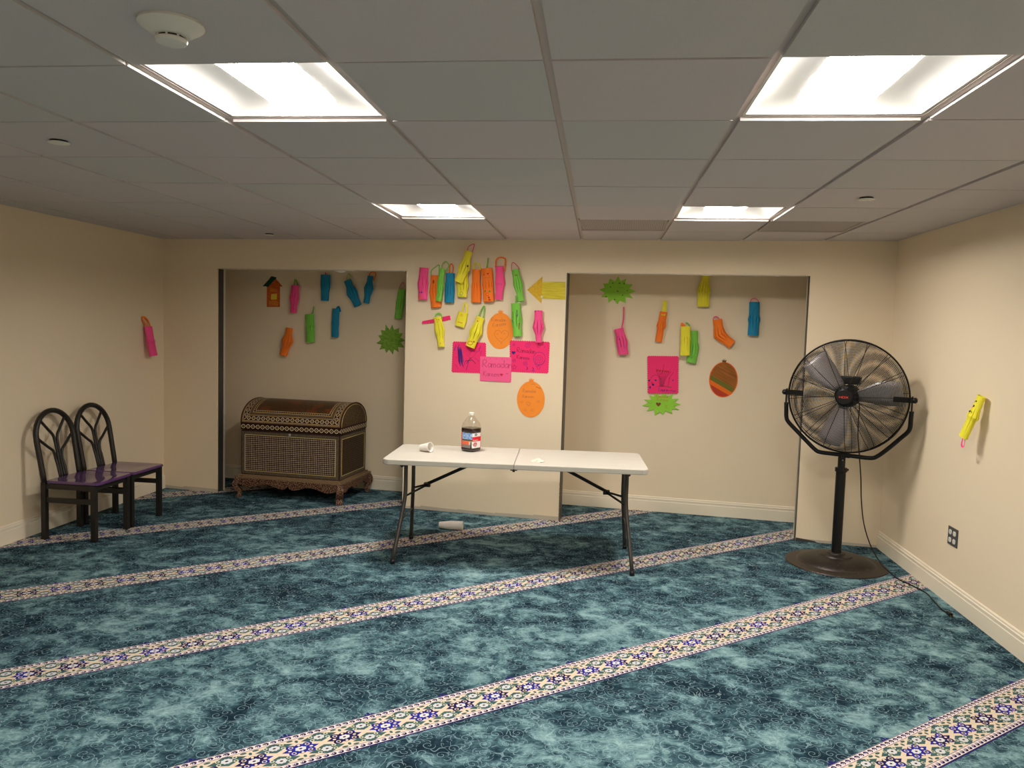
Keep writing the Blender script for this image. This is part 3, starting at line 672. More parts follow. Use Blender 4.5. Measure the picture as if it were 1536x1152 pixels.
def burst(c, rx, rz, n, seedv, r0=.68, rot=0):
    rr = random.Random(seedv); out = []
    for k in range(2*n):
        a = rot+PI*k/n+rr.uniform(-.05, .05); q = (rr.uniform(.92, 1.06) if k % 2 == 0 else r0+rr.uniform(-.05, .05))
        out.append((c[0]+rx*q*cos(a), c[1]+rz*q*sin(a)))
    return out
b = card('paper_burst', 'dark crayoned green paper star at the right edge of the left niche', 'paper star', 'niche', burst((-1.888, 1.449), .146, .146, 13, 3), 'lime', (-1.888, 1.449), m=crayon('green', (134, 180, 60), (84, 120, 36), 60, 30))
Ink(b).line('green', [(-.01, -.03), (.03, .02)], .003).line('green', [(.0, .01), (.03, -.02)], .003).done()
b = card('paper_burst', 'green paper star with small black hearts at the top of the right niche', 'paper star', 'niche', burst((.234, 1.949), .158, .124, 12, 8), 'lime', (.234, 1.949))
I = Ink(b)
for q in ((-.04, .065), (.018, .065), (.06, .062), (.005, -.005), (.09, .0), (-.095, -.055), (.05, -.04), (-.02, -.08), (-.06, .03)): I.heart('black', q[0], q[1], .0065)
I.line('olive', [(-.04, -.015), (-.03, 0)], .002).line('olive', [(.01, .03), (.04, .025), (.06, .03)], .002).done()
b = card('paper_burst', 'light green paper star with writing below the tall pink card', 'paper star', 'niche', burst((.663, .966), .168, .108, 13, 11, .66), 'lime', (.663, .966), d=.010)
I = Ink(b); I.text('orpen', 'Ramadan', -.05, .052, .026).text('orpen', 'Kareem', -.04, .022, .028, slope=-.05); I.heart('brown', -.028, -.008, .022)
I.line('olive', circ_pts(-.10, .01, .016, .014, PI, 2*PI), .002).dot('olive', -.105, .02, .002).dot('olive', -.09, .02, .002)
I.line('orpen', [(.03, -.015), (.05, -.02), (.035, -.03), (.05, -.04)], .003).done()
def scard(p, n_w, n_h, r):
    """wavy outline round four corners tl,tr,br,bl"""
    tl, tr, br, bl = p; return scallop_edge(bl, tl, n_h, -r)+scallop_edge(tl, tr, n_w, -r)+scallop_edge(tr, br, n_h, -r)+scallop_edge(br, bl, n_w, -r)
b = card('paper_card', 'scalloped hot pink card with dark blue crayon scribbles', 'paper card', 'wall', scard([(-1.068, 1.458), (-.79, 1.456), (-.783, 1.21), (-1.073, 1.208)], 15, 13, .008), 'hot', (-.93, 1.333))
I = Ink(b)
for k in range(9): I.line('purple', [(-.10+.004*k, .085-.01*(k % 3)), (-.088+.005*k, -.04-.012*(k % 4))], .006)
I.line('purple', [(-.128, .055), (-.115, .10), (-.10, .07), (-.09, .105)], .006)
for k in range(7): I.line('purple', [(.0+.016*k, .055), (.006+.016*k, .02+.02*(k % 3)), (.014+.016*k, .06)], .002)
I.line('black', [(-.03, -.03), (.03, -.02), (.06, -.05)], .004).line('black', [(-.02, -.05), (.02, -.0)], .004).line('purple', [(0, -.03), (-.02, -.11)], .004).line('purple', [(-.03, -.03), (-.05, -.09)], .003).line('purple', [(.05, .0), (.09, -.03)], .002).line('red', [(-.12, -.0), (-.09, -.005)], .003).line('red', [(-.02, .02), (.02, -.01), (.05, .02)], .003)
I.line('black', [(-.12, -.06), (-.09, -.10)], .0015).line('purple', [(.08, .07), (.10, .10), (.09, .06)], .004).done()
b = card('paper_card', 'plain-edged pink card reading Ramadan Kareem with a red heart', 'paper card', 'wall', [(-.829, 1.346), (-.56, 1.347), (-.559, 1.14), (-.827, 1.141)], 'pink', (-.694, 1.244), d=.008, m=mat('paper_soft_pink', (250, 96, 150), .7))
I = Ink(b); I.text('dpink', 'Ramadan', -.112, .012, .062, .0035).text('dpink', 'Kareem', -.105, -.062, .042, .003); I.heart('red', .052, -.045, .013); I.line('dpink', [(.09, -.035), (.11, -.035)], .003)
for k in range(5): I.line('dpink', [(-.10+.05*k, .083), (-.095+.05*k, .088)], .003)
I.done()
b = card('paper_card', 'scalloped hot pink card with blue spirals, stars and black writing', 'paper card', 'wall', scard([(-.575, 1.483), (-.248, 1.480), (-.252, 1.232), (-.565, 1.232)], 17, 13, .008), 'hot', (-.41, 1.357))
I = Ink(b); I.text('black', 'Ramadan', -.105, .035, .038, .0025, -.05).text('black', 'Kareem', -.105, -.018, .032, .0025, -.08)
I.line('navy', spiral_pts(.085, -.02, .045, 3), .002).line('navy', circ_pts(.085, -.012, .05, .055), .0022).line('navy', [(.045, -.055), (.07, -.08), (.09, -.06)], .002)
I.line('purple', spiral_pts(-.02, .095, .026), .0018).line('purple', spiral_pts(-.035, -.055, .022), .0018).line('purple', spiral_pts(-.13, -.035, .016), .0018)
I.line('black', star_pts(.075, .09, .016), .0018).line('black', star_pts(-.135, .095, .013), .002).line('navy', star_pts(-.125, -.09, .022), .002).line('navy', star_pts(.08, -.085, .022), .002)
I.heart('navy', -.135, .03, .017).dot('black', .125, .085, .003).line('navy', [(-.02, -.08), (-.01, -.095), (-.02, -.11)], .005).line('navy', [(.03, -.085), (.04, -.1), (.025, -.115), (.045, -.115)], .006).done()
b = card('paper_card', 'tall scalloped hot pink card with a crayon bunch of red flowers', 'paper card', 'niche', scard([(.528, 1.376), (.785, 1.383), (.796, 1.068), (.545, 1.055)], 14, 16, .008), 'hot', (.662, 1.22), d=.014)
I = Ink(b)
for k in range(8): I.line('black', [(-.02+.004*k, -.105), (-.03+.008*k, -.03), (-.055+.018*k, .035)], .0022)
for k in range(5): I.heart('red', -.05+.024*k, .037-.002*k, .011)
I.line('black', circ_pts(-.06, -.055, .045, .05, .2, PI*.95), .002).line('black', [(-.02, .0), (.0, .03), (.005, .09)], .0018).line('black', [(.05, -.1), (.06, -.02), (.09, .025)], .002)
I.dot('navy', -.115, -.055, .008).dot('navy', -.06, -.05, .010, .006).dot('navy', -.08, -.09, .010).dot('navy', -.105, -.115, .007, .012).dot('red', -.09, -.075, .007).dot('navy', .09, -.045, .006).dot('red', .06, -.03, .006)
I.line('brown', [(-.04, -.105), (.02, -.1), (.08, -.108)], .005).text('navy', 'Laurin', -.03, -.145, .03, .0035).line('navy', [(.06, -.14), (.08, -.133), (.10, -.142), (.12, -.136)], .004)
for k in range(10): I.line('dpink', [(.05+.008*k, .03+.012*(k % 4)), (.055+.008*k, .036+.012*(k % 4))], .002)
I.done()
def oval(c, rx, rz, n=40):
    return [(c[0]+rx*cos(2*PI*k/n), c[1]+rz*sin(2*PI*k/n)) for k in range(n)]
def crown(t, z, m, s=.03):
    bm = B(); prism(bm, [(-s*.5, z-.006), (s*.5, z-.006), (s*.8, z+.022), (s*.32, z+.012), (s*.2, z+.03), (0, z+.013), (-s*.3, z+.03), (-s*.35, z+.012), (-s*.8, z+.02)], 0, .0008, 'y'); obj('crown', bm, m, t)
b = card('paper_fruit', 'orange paper oval with a crown, heart face and writing, upper one on the column', 'paper fruit', 'wall', oval((-.665, 1.564), .114, .151), 'deep', (-.665, 1.564)); crown(b, .15, paper('deep'))
I = Ink(b); I.text('pencil', 'Ramadan', -.075, .078, .03, .0022).text('pencil', 'Kareem', -.065, .03, .034, .0022, .15)
I.line('pencil', heart_pts(.012, -.04, .062), .0022).line('pencil', [(-.03, -.03), (-.015, -.025)], .002).line('pencil', [(.03, -.02), (.045, -.022)], .002).line('pencil', [(0, -.06), (.012, -.065), (.022, -.06)], .002).done()
b = card('paper_fruit', 'orange paper oval with a crown and small pencil faces, lower one on the column', 'paper fruit', 'wall', oval((-.387, 1.005), .117, .151), 'deep', (-.387, 1.005)); crown(b, .15, paper('deep'))
I = Ink(b); I.text('pencil', 'Ramadan', -.07, .055, .028, .002).text('pencil', 'Kareem', -.07, .01, .028, .002).line('pencil', heart_pts(-.018, -.038, .018), .002).line('brown', [(.0, .125), (.02, .13), (.035, .12)], .002).line('brown', [(.04, .105), (.06, .10), (.08, .093)], .003)
for q in ((-.075, -.022), (.065, -.012), (-.045, -.09), (.015, -.088)): I.line('pencil', circ_pts(q[0], q[1], .011, .009, PI, 2*PI), .002).dot('pencil', q[0]-.004, q[1]+.006, .002).dot('pencil', q[0]+.005, q[1]+.006, .002)
I.done()
def pom_mat():
    m = mat('crayon_fruit_bands', (230, 110, 30), .75); t = T(m); x, y, z = t.xyz(t.pos()); k = z+x*.55
    n = t.noise(t.vec((x-z)*4, (z+x*.55)*90, 0), 1, 3, .6); br = t.mix((n-.3)*2, lin((176, 106, 40)), lin((104, 66, 30)))
    c = t.mix(k > -.02, t.mix(n, lin((122, 122, 40)), lin((96, 92, 34))), br); c = t.mix(k < -.065, c, lin((236, 112, 30))); c = t.mix(k < -.105, c, lin((186, 62, 40)))
    c = t.mix((t.circ(x, z, 0, 0, .112, .146) > 1), c, lin((240, 104, 28))); t.base(c); return m
b = card('paper_fruit', 'orange paper oval coloured in brown and olive bands in the right niche', 'paper fruit', 'niche', oval((1.178, 1.199), .12, .153), 'deep', (1.178, 1.199), m=pom_mat()); crown(b, .152, INK['brown'], .026)
ar = thing('paper_arrow', 'yellow crayoned paper arrow pointing left beside the right niche', 'paper arrow'); place(ar, 'wall', -.28, 1.908, .004)
bm = B(); prism(bm, [(-.165, 0), (-.041, .11), (-.043, -.109)], -.0012, -.0004, 'y'); obj('arrow_head', bm, crayon('gold', (226, 186, 50), (206, 150, 40), 60, 60), ar)
bm = B(); prism(bm, [(-.043, .068), (.152, .071), (.155, -.073), (-.043, -.069)], 0, .0008, 'y'); obj('arrow_shaft', bm, crayon('yellow', (222, 206, 66), (186, 166, 30), 90, 8), ar)
bm = B(); prism(bm, [(-.05, -.045), (-.034, -.045), (-.034, -.066), (-.05, -.066)], -.0018, -.0013, 'y'); obj('tape', bm, INK['tape'], ar)

# ------------------------------------------------------------------ chest
def weave_mat(name, dark, light, cell=.0172):
    m = mat(name, dark, .5, spec=.18); t = T(m); x, y, z = t.xyz(t.uv())
    a = (x/cell); b = (y/cell); fa = (a.fract()-.5).abs(); fb = (b.fract()-.5).abs()
    big_ = ((a.floor()/4).fract() < .2) | ((b.floor()/4).fract() < .2)
    dot = (fa > .30) & (fb > .30); bar_ = (fa > .33) | (fb > .33)
    n = t.noise(t.vec(x*34, y*34, 1), 1, 2)
    c = t.mix(n, lin(dark), lin(tuple(v*.6 for v in dark)))
    c = t.mix(bar_*(n*.5+big_*.16), c, lin(tuple(v*.66 for v in light))); c = t.mix(dot*(n*.9+.35), c, lin(light))
    t.base(c); return m
def rings(t, c, al, ac, pitch, r, light):
    q = ((al/pitch).fract()-.5)*pitch; d = (q*q+ac*ac).sqrt()
    c = t.col((d < r) & (d > r*.74), c, light)
    c = t.col((q.abs()+ac.abs()) < r*.36, c, (150, 132, 104))
    return t.col((q.abs() > pitch*.5-.003) & (ac.abs() < .0025), c, light)
PEARL = (224, 204, 162)
DK = (42, 16, 12)
def rim_mat():
    m = mat('chest_ring_inlay', DK, .5, spec=.18); t = T(m); x, y, z = t.xyz(t.uv()); c = t.mix(0.0, lin(DK), lin(DK))
    c = rings(t, c, x, y-.030, .0475, .0185, PEARL)
    t.base(c); return m
def rope_mat(name='chest_rope_inlay', s=.008):
    m = mat(name, DK, .5, spec=.18); t = T(m); x, y, z = t.xyz(t.uv())
    f = ((x+y*1.2)/s).fract() < .52; t.base(t.mix(f, lin((56, 28, 20)), lin((170, 142, 106)))); return m
def nacre_mat():
    m = mat('chest_nacre_band', (112, 104, 86), .45, spec=.22); t = T(m); x, y, z = t.xyz(t.uv())
    n = t.noise(t.vec(x*70, y*40, 0), 1, 2); sp = t.noise(t.vec(x*260, y*200, 3), 1, 1) > .68
    c = t.mix(n, lin((62, 52, 40)), lin((104, 92, 72))); t.base(t.col(sp, c, (186, 176, 150))); return m
def grain_mat(name, dark, light, sx=150, sz=120, th=.5):
    m = mat(name, dark, .5, spec=.15); t = T(m); x, y, z = t.xyz(t.uv())
    n = t.noise(t.vec(x*sx, y*sz, 0), 1, 2) > th; c = t.mix(n, lin(dark), lin(light))
    sp = t.noise(t.vec(x*sx*1.2, y*sz*1.2, 9), 1, 1) > .7; t.base(t.col(sp, c, (190, 172, 140))); return m
def lid_mat(L_, S_):
    m = mat('chest_lid_inlay', DK, .42, spec=.3); t = T(m); x, y, z = t.xyz(t.uv())
    dx = t.math('MINIMUM', x, L_-x); dy = t.math('MINIMUM', y, S_-y); d = t.math('MINIMUM', dx, dy)
    al = t.mix  # noqa
    side = dx < dy; along = side*y+side.inv()*x
    c = t.mix(t.noise(t.vec(x*170, y*170, 0), 1, 2) > .5, lin((42, 22, 12)), lin((96, 70, 44)))
    c = t.mix((t.noise(t.vec(x, y, 0), 5, 2) > .55)*.5, c, lin((120, 62, 26)))
    gold = (214, 182, 126)
    def band(a, b): return (d > a) & (d < b)
    c = t.mix(band(.118, .122), c, lin(gold)); c = t.mix(band(.104, .118), c, lin(DK))
    c = t.mix(band(.107, .114) & ((along/.022).fract() < .6), c, lin((24, 14, 12))); c = t.mix(band(.107, .114) & ((along/.022).fract() > .6), c, lin((150, 128, 92)))
    c = t.mix(band(.099, .103), c, lin(gold))
    rope = t.mix(((along+d)/.009).fract() < .5, lin((64, 44, 30)), lin((110, 92, 68)))
    c = t.mix(band(.072, .099), c, rope); c = t.mix(band(.067, .0705), c, lin(gold))
    rg = rings(t, t.mix(0.0, lin(DK), lin(DK)), along, d-.043, .0475, .0170, PEARL)
    c = t.mix(band(.020, .067), c, rg); c = t.mix(band(.0165, .0195), c, lin(gold))
    rope2 = t.mix(((along-d)/.010).fract() < .5, lin((58, 34, 24)), lin((170, 144, 104)))
    c = t.mix(d < .0165, c, rope2); c = t.mix(d < .003, c, lin((40, 20, 16)))
    t.base(c); return m
M['wood'] = mat('chest_dark_wood', (62, 30, 22), .5, spec=.18)
M['fillet'] = mat('chest_gold_fillet', (214, 190, 124), .4)
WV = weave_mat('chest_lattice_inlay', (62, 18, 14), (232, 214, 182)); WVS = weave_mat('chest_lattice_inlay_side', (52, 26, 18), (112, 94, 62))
RIM, ROPE, NAC = rim_mat(), rope_mat(), nacre_mat()
APR = grain_mat('chest_apron_inlay', (52, 20, 15), (140, 108, 84), 90, 130, .52); END = grain_mat('chest_lid_end_inlay', (46, 28, 18), (104, 82, 52), 60, 260)
def uvset(o, fn):
    me = o.data; uv = me.uv_layers.new(name='uv')
    for p in me.polygons:
        for li in p.loop_indices: uv.data[li].uv = fn(me.vertices[me.loops[li].vertex_index].co, p.normal)
    return o
def boxuv(co, n):
    if abs(n.y) >= abs(n.x) and abs(n.y) >= abs(n.z): return (co.x+1, co.z)
    if abs(n.x) >= abs(n.z): return (co.y+1, co.z)
    return (co.x+1, co.y+1)
CW, CD = .955, .568
ch = thing('inlaid_chest', 'dark wooden domed chest with pearl inlay, standing on scrolled feet in the left niche', 'chest', (-3.012, 6.562, 0), -math.atan(.1005))
X0, X1, Y0, Y1 = 0, CW, 0, CD
bm = B(); box(bm, X0, X1, Y0, Y1, .205, .604); o = obj('body', bm, M['wood'], ch)
def frame_band(bm, a0, a1, z0, z1, wd, h0, h1, axis):
    for (p, q, r, s) in ((a0, a1, z0, z0+wd), (a0, a1, z1-wd, z1), (a0, a0+wd, z0+wd, z1-wd), (a1-wd, a1, z0+wd, z1-wd)):
        if axis == 'y': box(bm, p, q, h0, h1, r, s)
        else: box(bm, h0, h1, p, q, r, s)
def face(axis, a0, a1, h, sgn, wv, lbl):
    bm = B(); frame_band(bm, a0+.008, a1-.008, .213, .598, .026, min(h, h+sgn*.003), max(h, h+sgn*.003), axis); uvset(obj('pearl_border', bm, NAC, ch), boxuv)
    bm = B(); frame_band(bm, a0+.036, a1-.036, .241, .570, .004, min(h, h+sgn*.004), max(h, h+sgn*.004), axis); obj('gold_fillet', bm, M['fillet'], ch)
    bm = B(); a = sorted((h, h+sgn*.002))
    if axis == 'y': box(bm, a0+.040, a1-.040, a[0], a[1], .245, .566)
    else: box(bm, a[0], a[1], a0+.040, a1-.040, .245, .566)
    uvset(obj('lattice_panel', bm, wv, ch), boxuv)
face('y', X0, X1, Y0, -1, WV, ''); face('x', Y0, Y1, X1, 1, WVS, ''); face('x', Y0, Y1, X0, -1, WVS, '')
# lid: rim, barrel and end panels
bm = B(); box(bm, -.004, CW+.004, -.004, CD+.004, .612, .672); lid = uvset(obj('lid', bm, RIM, ch), lambda co, n: (boxuv(co, n)[0], co.z-.612))
bm = B(); box(bm, .002, CW-.002, .002, CD-.002, .603, .613); obj('lid_gap', bm, M['black'], ch)
nA = 32; LZ0, LHt = .676, .198
arc = [(CD/2-CD/2*cos(PI*k/nA), LZ0+LHt*sin(PI*k/nA)**.9) for k in range(nA+1)]
bm = B(); ext = [(y_, z_) for y_, z_ in arc]
v0 = [bm.verts.new((-.002, y_, z_)) for y_, z_ in ext]; v1 = [bm.verts.new((CW+.002, y_, z_)) for y_, z_ in ext]
for k in range(nA): bm.faces.new((v0[k], v1[k], v1[k+1], v0[k+1])).smooth = True
S = [0]
for a, b in zip(arc, arc[1:]): S.append(S[-1]+math.dist(a, b))
me_map = {(round(y_, 5), round(z_, 5)): S[k] for k, (y_, z_) in enumerate(arc)}
o = obj('lid_barrel', bm, lid_mat(CW+.004, S[-1]), lid)
for p in o.data.polygons: p.use_smooth = True
uvset(o, lambda co, n: (co.x+.002, me_map.get((round(co.y, 5), round(co.z, 5)), min(S, key=lambda q: 0))))
for x0, x1 in ((-.004, .004), (CW-.004, CW+.004)):
    bm = B(); prism(bm, arc, x0, x1, 'x'); uvset(obj('lid_end', bm, END, lid), boxuv)
for x in (-.004, CW+.004):
    bm = B(); tube(bm, [(x, y_, z_) for y_, z_ in arc], .005, 6); obj('lid_end_moulding', bm, M['wood'], lid)
    bm = B(); tube(bm, [(x+(.002 if x > 0 else -.002), CD/2+(y_-CD/2)*.93, .676+(z_-.676)*.93) for y_, z_ in arc], .002, 5); obj('gold_fillet', bm, M['fillet'], lid)
bm = B(); box(bm, -.007, CW+.007, -.007, CD+.007, .672, .6765); obj('lid_moulding', bm, M['wood'], lid)
bm = B(); lathe(bm, [(0, -.012), (.012, -.010), (.012, -.004), (.010, 0)], 16, (.478, -.004, .588), 'y'); box(bm, .471, .485, -.010, -.004, .568, .588)
obj('lock', bm, mat('silver_lock', (190, 180, 165), .3, metal=.7), ch, label='small round silver lock')
# base with moulding, scalloped apron, scroll feet
E_ = .042
bm = B(); box(bm, -E_*.45, CW+E_*.45, -E_*.45, CD+E_*.45, .192, .206); uvset(obj('base_rope_moulding', bm, ROPE, ch), boxuv)
bm = B(); box(bm, -E_, CW+E_, -E_, CD+E_, .178, .192); uvset(obj('base_moulding', bm, ROPE, ch), boxuv)
def apron_prof(L_):
    """bottom line, mirrored: drops, bay, two drops at the middle with a notch"""
    half = [(0, .128), (.035, .118), (.08, .102), (.13, .095), (.17, .104), (.22, .124), (.28, .132), (.33, .126), (.37, .110), (.41, .098), (.44, .098), (.46, .108), (.478, .134)]
    k = L_/.956; return [(x*k, z) for x, z in half]+[((.956-x)*k, z) for x, z in half[-2::-1]]
for side in range(4):
    L_ = (CW if side % 2 == 0 else CD)+2*E_-.01
    bm = B(); prism(bm, [(0, .180)]+apron_prof(L_)+[(L_, .180)], 0, .018, 'y'); o = uvset(obj('apron', bm, APR, ch), boxuv)
    o.matrix_local = {0: Matrix.Translation((-E_+.005, -E_+.004, 0)), 1: Matrix.Translation((CW+E_-.004, -E_+.005, 0)) @ Matrix.Rotation(PI/2, 4, 'Z'), 2: Matrix.Translation((CW+E_-.005, CD+E_-.004, 0)) @ Matrix.Rotation(PI, 4, 'Z'), 3: Matrix.Translation((-E_+.004, CD+E_-.005, 0)) @ Matrix.Rotation(-PI/2, 4, 'Z')}[side]
def foot(x, y, a):
    """S-scroll cabriole foot seen from its broad side, pointing outwards along a"""
    c = smoothpath([(-.035, 0, .172), (.0, 0, .165), (.032, 0, .140), (.038, 0, .108), (.018, 0, .078), (-.002, 0, .052), (.002, 0, .022), (.012, 0, .0)], 4)
    th = [.046, .052, .050, .042, .036, .032, .034, .040]; n = len(c); out, inn = [], []
    for i, p in enumerate(c):
        q = i/(n-1)*(len(th)-1); k = min(int(q), len(th)-2); w2 = th[k]+(th[k+1]-th[k])*(q-k)
        g = c[min(i+1, n-1)]-c[max(i-1, 0)]; g.normalize(); nr = Vector((-g.z, 0, g.x)); nr = nr if nr.x > 0 else -nr
        out.append((p.x+nr.x*w2*.5, max(0, p.z+nr.z*w2*.5))); inn.append((p.x-nr.x*w2*.5, max(0, p.z-nr.z*w2*.5)))
    out[-1] = (out[-1][0], 0); inn[-1] = (inn[-1][0], 0)
    bm = B(); prism(bm, out+inn[::-1], -.030, .030, 'y'); o = uvset(obj('foot', bm, APR, ch), lambda co, n: (co.x+co.y, co.z*1.2))
    o.matrix_local = Matrix.Translation((x, y, 0)) @ Matrix.Rotation(a, 4, 'Z'); bevel(o, .003)
foot(-.01, -.01, rad(225-20)); foot(CW+.005, -.012, rad(-45-14)); foot(CW+.01, CD+.01, rad(45-20)); foot(-.01, CD+.01, rad(135))

# ------------------------------------------------------------------ chairs
M['iron'] = mat('chair_dark_metal', (44, 40, 37), .38, metal=.35, spec=.5, bump=(300, .15))
M['purple'] = mat('purple_laminate', (92, 58, 108), .12, spec=.6, coat=.4)
def make_chair():
    t = thing('dining_chair', '', 'chair', group='purple seated chairs')
    W2, F, Rr, SH = .185, .205, -.205, .398
    for s in (-1, 1):
        bm = B(); box(bm, F-.034, F, s*W2-.017, s*W2+.017, .004, SH); obj('leg', bm, M['iron'], t).name = 'leg'
        bm = B(); box(bm, F-.037, F+.003, s*W2-.020, s*W2+.020, 0, .008); obj('foot_pad', bm, M['black'], t)
        bm = B(); box(bm, Rr, Rr+.034, s*W2-.017, s*W2+.017, .004, SH+.01); obj('leg', bm, M['iron'], t)
        bm = B(); box(bm, Rr-.003, Rr+.037, s*W2-.020, s*W2+.020, 0, .008); obj('foot_pad', bm, M['black'], t)
        bm = B(); box(bm, Rr+.034, F-.034, s*W2-.008, s*W2+.008, .264, .300); obj('stretcher', bm, M['iron'], t)
    bm = B()
    for s in (-1, 1): box(bm, Rr+.02, F-.01, s*W2-.010, s*W2+.010, SH-.036, SH)
    for x in (Rr+.010, F-.026): box(bm, x, x+.016, -W2, W2, SH-.036, SH)
    obj('seat_frame', bm, M['iron'], t)
    # seat: rounded slab, slightly dished
    bm = B(); out = []
    for cx, cy, a0 in ((F-.005, W2-.01, 0), (Rr+.06, W2-.01, 1), (Rr+.06, -W2+.01, 2), (F-.005, -W2+.01, 3)):
        for k in range(6): a = PI/2*(a0+k/5); out.append((cx+.026*cos(a), cy+.026*sin(a)))
    n = len(out); cx0, cy0 = (F+Rr+.055)/2, 0
    layers = [(.94, SH), (1, SH+.006), (1, SH+.018), (.975, SH+.024), (.90, SH+.0245), (.6, SH+.019), (.25, SH+.016)]
    prev = None
    for sc_, z in layers:
        ring = [bm.verts.new((cx0+(x-cx0)*sc_, y*sc_, z)) for x, y in out]
        if prev:
            for k in range(n): bm.faces.new((prev[k], prev[(k+1) % n], ring[(k+1) % n], ring[k])).smooth = True
        else: bm.faces.new(ring[::-1])
        prev = ring
    bm.faces.new(prev).smooth = True
    obj('seat', bm, M['purple'], t, 'auto')
    # hoop back leaning to the wall
    zt, cz = .895, .705; bx = lambda z: Rr+.017-.085*((z-SH)/(zt-SH)) if z > SH else Rr+.017
    rW = W2+.006
    pts = [(bx(z), -W2-(.006*(z-SH)/.3), z) for z in (SH-.01, .46, .54, .62, .69)]
    pts += [(bx(cz+(zt-cz)*sin(a)), -rW*cos(a), cz+(zt-cz)*sin(a)) for a in [PI*k/18 for k in range(1, 18)]]
    pts += [(bx(z), W2+(.006*(z-SH)/.3), z) for z in (.69, .62, .54, .46, SH-.01)]
    bm = B(); tube(bm, pts, .0190, 12); obj('back_hoop', bm, M['iron'], t)
    for s in (-1, 1):
        for (y0, zs, pe) in ((.012, .70, (.125, .835)), (.034, .585, (.180, .715))):
            q = [(bx(SH+.01)+.012, s*y0, SH+.012), (bx(.5)+.006, s*y0, .5), (bx(zs-.04), s*y0, zs-.04), (bx(zs+.02), s*(y0+.012), zs+.02)]
            e = (bx(pe[1]), s*pe[0], pe[1]); q += [tuple(Vector(q[-1]).lerp(Vector(e), f)) for f in (.35, .7, 1)]
            bm = B(); tube(bm, smoothpath(q, 4), .0098, 8); obj('back_rod', bm, M['iron'], t)
    return t
c1 = make_chair(); c1.location = (-3.505, 5.145, 0); c1['label'] = 'purple-seated black metal chair nearer the camera against the left wall'
c2 = c1.copy(); C.objects.link(c2); c2.location = (-3.500, 5.565, 0); c2['label'] = 'purple-seated black metal chair nearer the room corner, beside its twin'
for k in list(c1.children):
    d = k.copy(); C.objects.link(d); d.parent = c2

# ------------------------------------------------------------------ folding table
def top_mat():
    m = mat('white_table_plastic', (222, 214, 200), .5, spec=.35); t = T(m); x, y, z = t.xyz(t.pos())
    n = t.noise(t.vec(x*3, y*9, z), 1.5, 5); sp = t.noise(t.vec(x, y, z), 30, 4) > .70
    c = t.mix(n*.7, lin((206, 200, 189)), lin((184, 177, 164))); t.base(t.mix(sp*.25, c, lin((150, 138, 120)))); t.bump(t.noise(t.vec(x, y, z), 220, 1), .1, .002); return m
M['ttop'] = top_mat(); M['tleg'] = mat('table_leg_enamel', (70, 66, 62), .38, metal=.3, spec=.5); M['tbrace'] = mat('table_brace_enamel', (34, 32, 31), .4, metal=.3)
TW, TD, TZ, TT = 1.742, .685, .706, .036
tb = thing('folding_table', 'white plastic folding table with gray legs in front of the wall column', 'table', (-.372, 5.252, 0), rad(2.7))
def top_half(s):
    bm = B(); out = [(.0012, -TD/2)]; r = .05
    for cx, cy, a0 in ((TW/2-r, -TD/2+r, -1), (TW/2-r, TD/2-r, 0)):
        for k in range(7): a = PI/2*(a0+k/6); out.append((cx+r*cos(a), cy+r*sin(a)))
    out.append((.0012, TD/2)); out = [(s*x, y) for x, y in out]
    prism(bm, out if s > 0 else out[::-1], TZ-TT, TZ, 'z'); o = obj('table_top_half', bm, M['ttop'], tb); bevel(o, .006, 3)
top_half(-1); top_half(1)
for s in (-1, 1):
    xt = s*(TW/2-.122); xb = s*(TW/2-.079)
    for f in (-1, 1):
        path = [(xt, f*.135, TZ-TT-.012), (xt, f*.135, .56), (xt, f*.137, .46), (xt+s*.004, f*.150, .39), (xt+s*.012, f*.182, .31), (xb, f*.312, .02)]
        bm = B(); tube(bm, smoothpath(path, 4), .0135, 12); leg = obj('leg', bm, M['tleg'], tb)
        bm = B(); tube(bm, [(xb-s*.001, f*.3105, .032), (xb, f*.313, .0)], .0165, 12); obj('foot_cap', bm, M['black'], leg)
    bm = B(); tube(bm, [(xt, -.27, TZ-TT-.014), (xt, .27, TZ-TT-.014)], .0125, 10); obj('leg_crossbar', bm, M['tleg'], tb)
    bm = B(); tube(bm, [(xt+s*.018, -.208, .26), (xt+s*.018, .208, .26)], .005, 8); obj('leg_tie_rod', bm, M['tleg'], tb)
    kn = Vector((xt-s*.125, 0, .478))
    for f in (-1, 1):
        bm = B(); tube(bm, [(xt-s*.006, f*.134, .425), kn+Vector((0, f*.012, 0))], .0075, 8); obj('brace_fork', bm, M['tbrace'], tb)
    bm = B(); tube(bm, [kn+Vector((s*.02, 0, -.004)), (s*.255, 0, TZ-TT-.004)], .0115, 8, flat=.8); br = obj('brace_arm', bm, M['tbrace'], tb)
    bm = B(); box(bm, kn.x-.022, kn.x+.022, -.018, .018, kn.z-.014, kn.z+.014); obj('brace_collar', bm, M['tbrace'], br)
bm = B(); box(bm, -.022, .022, -TD/2+.004, -TD/2+.03, TZ-TT-.006, TZ-TT); box(bm, -.008, .008, -TD/2+.0, -TD/2+.012, TZ-TT-.014, TZ-TT-.004); obj('fold_latch', bm, M['black'], tb)
bm = B(); box(bm, -.020, .020, TD/2-.03, TD/2-.006, TZ-TT-.006, TZ-TT); obj('fold_latch', bm, M['black'], tb)

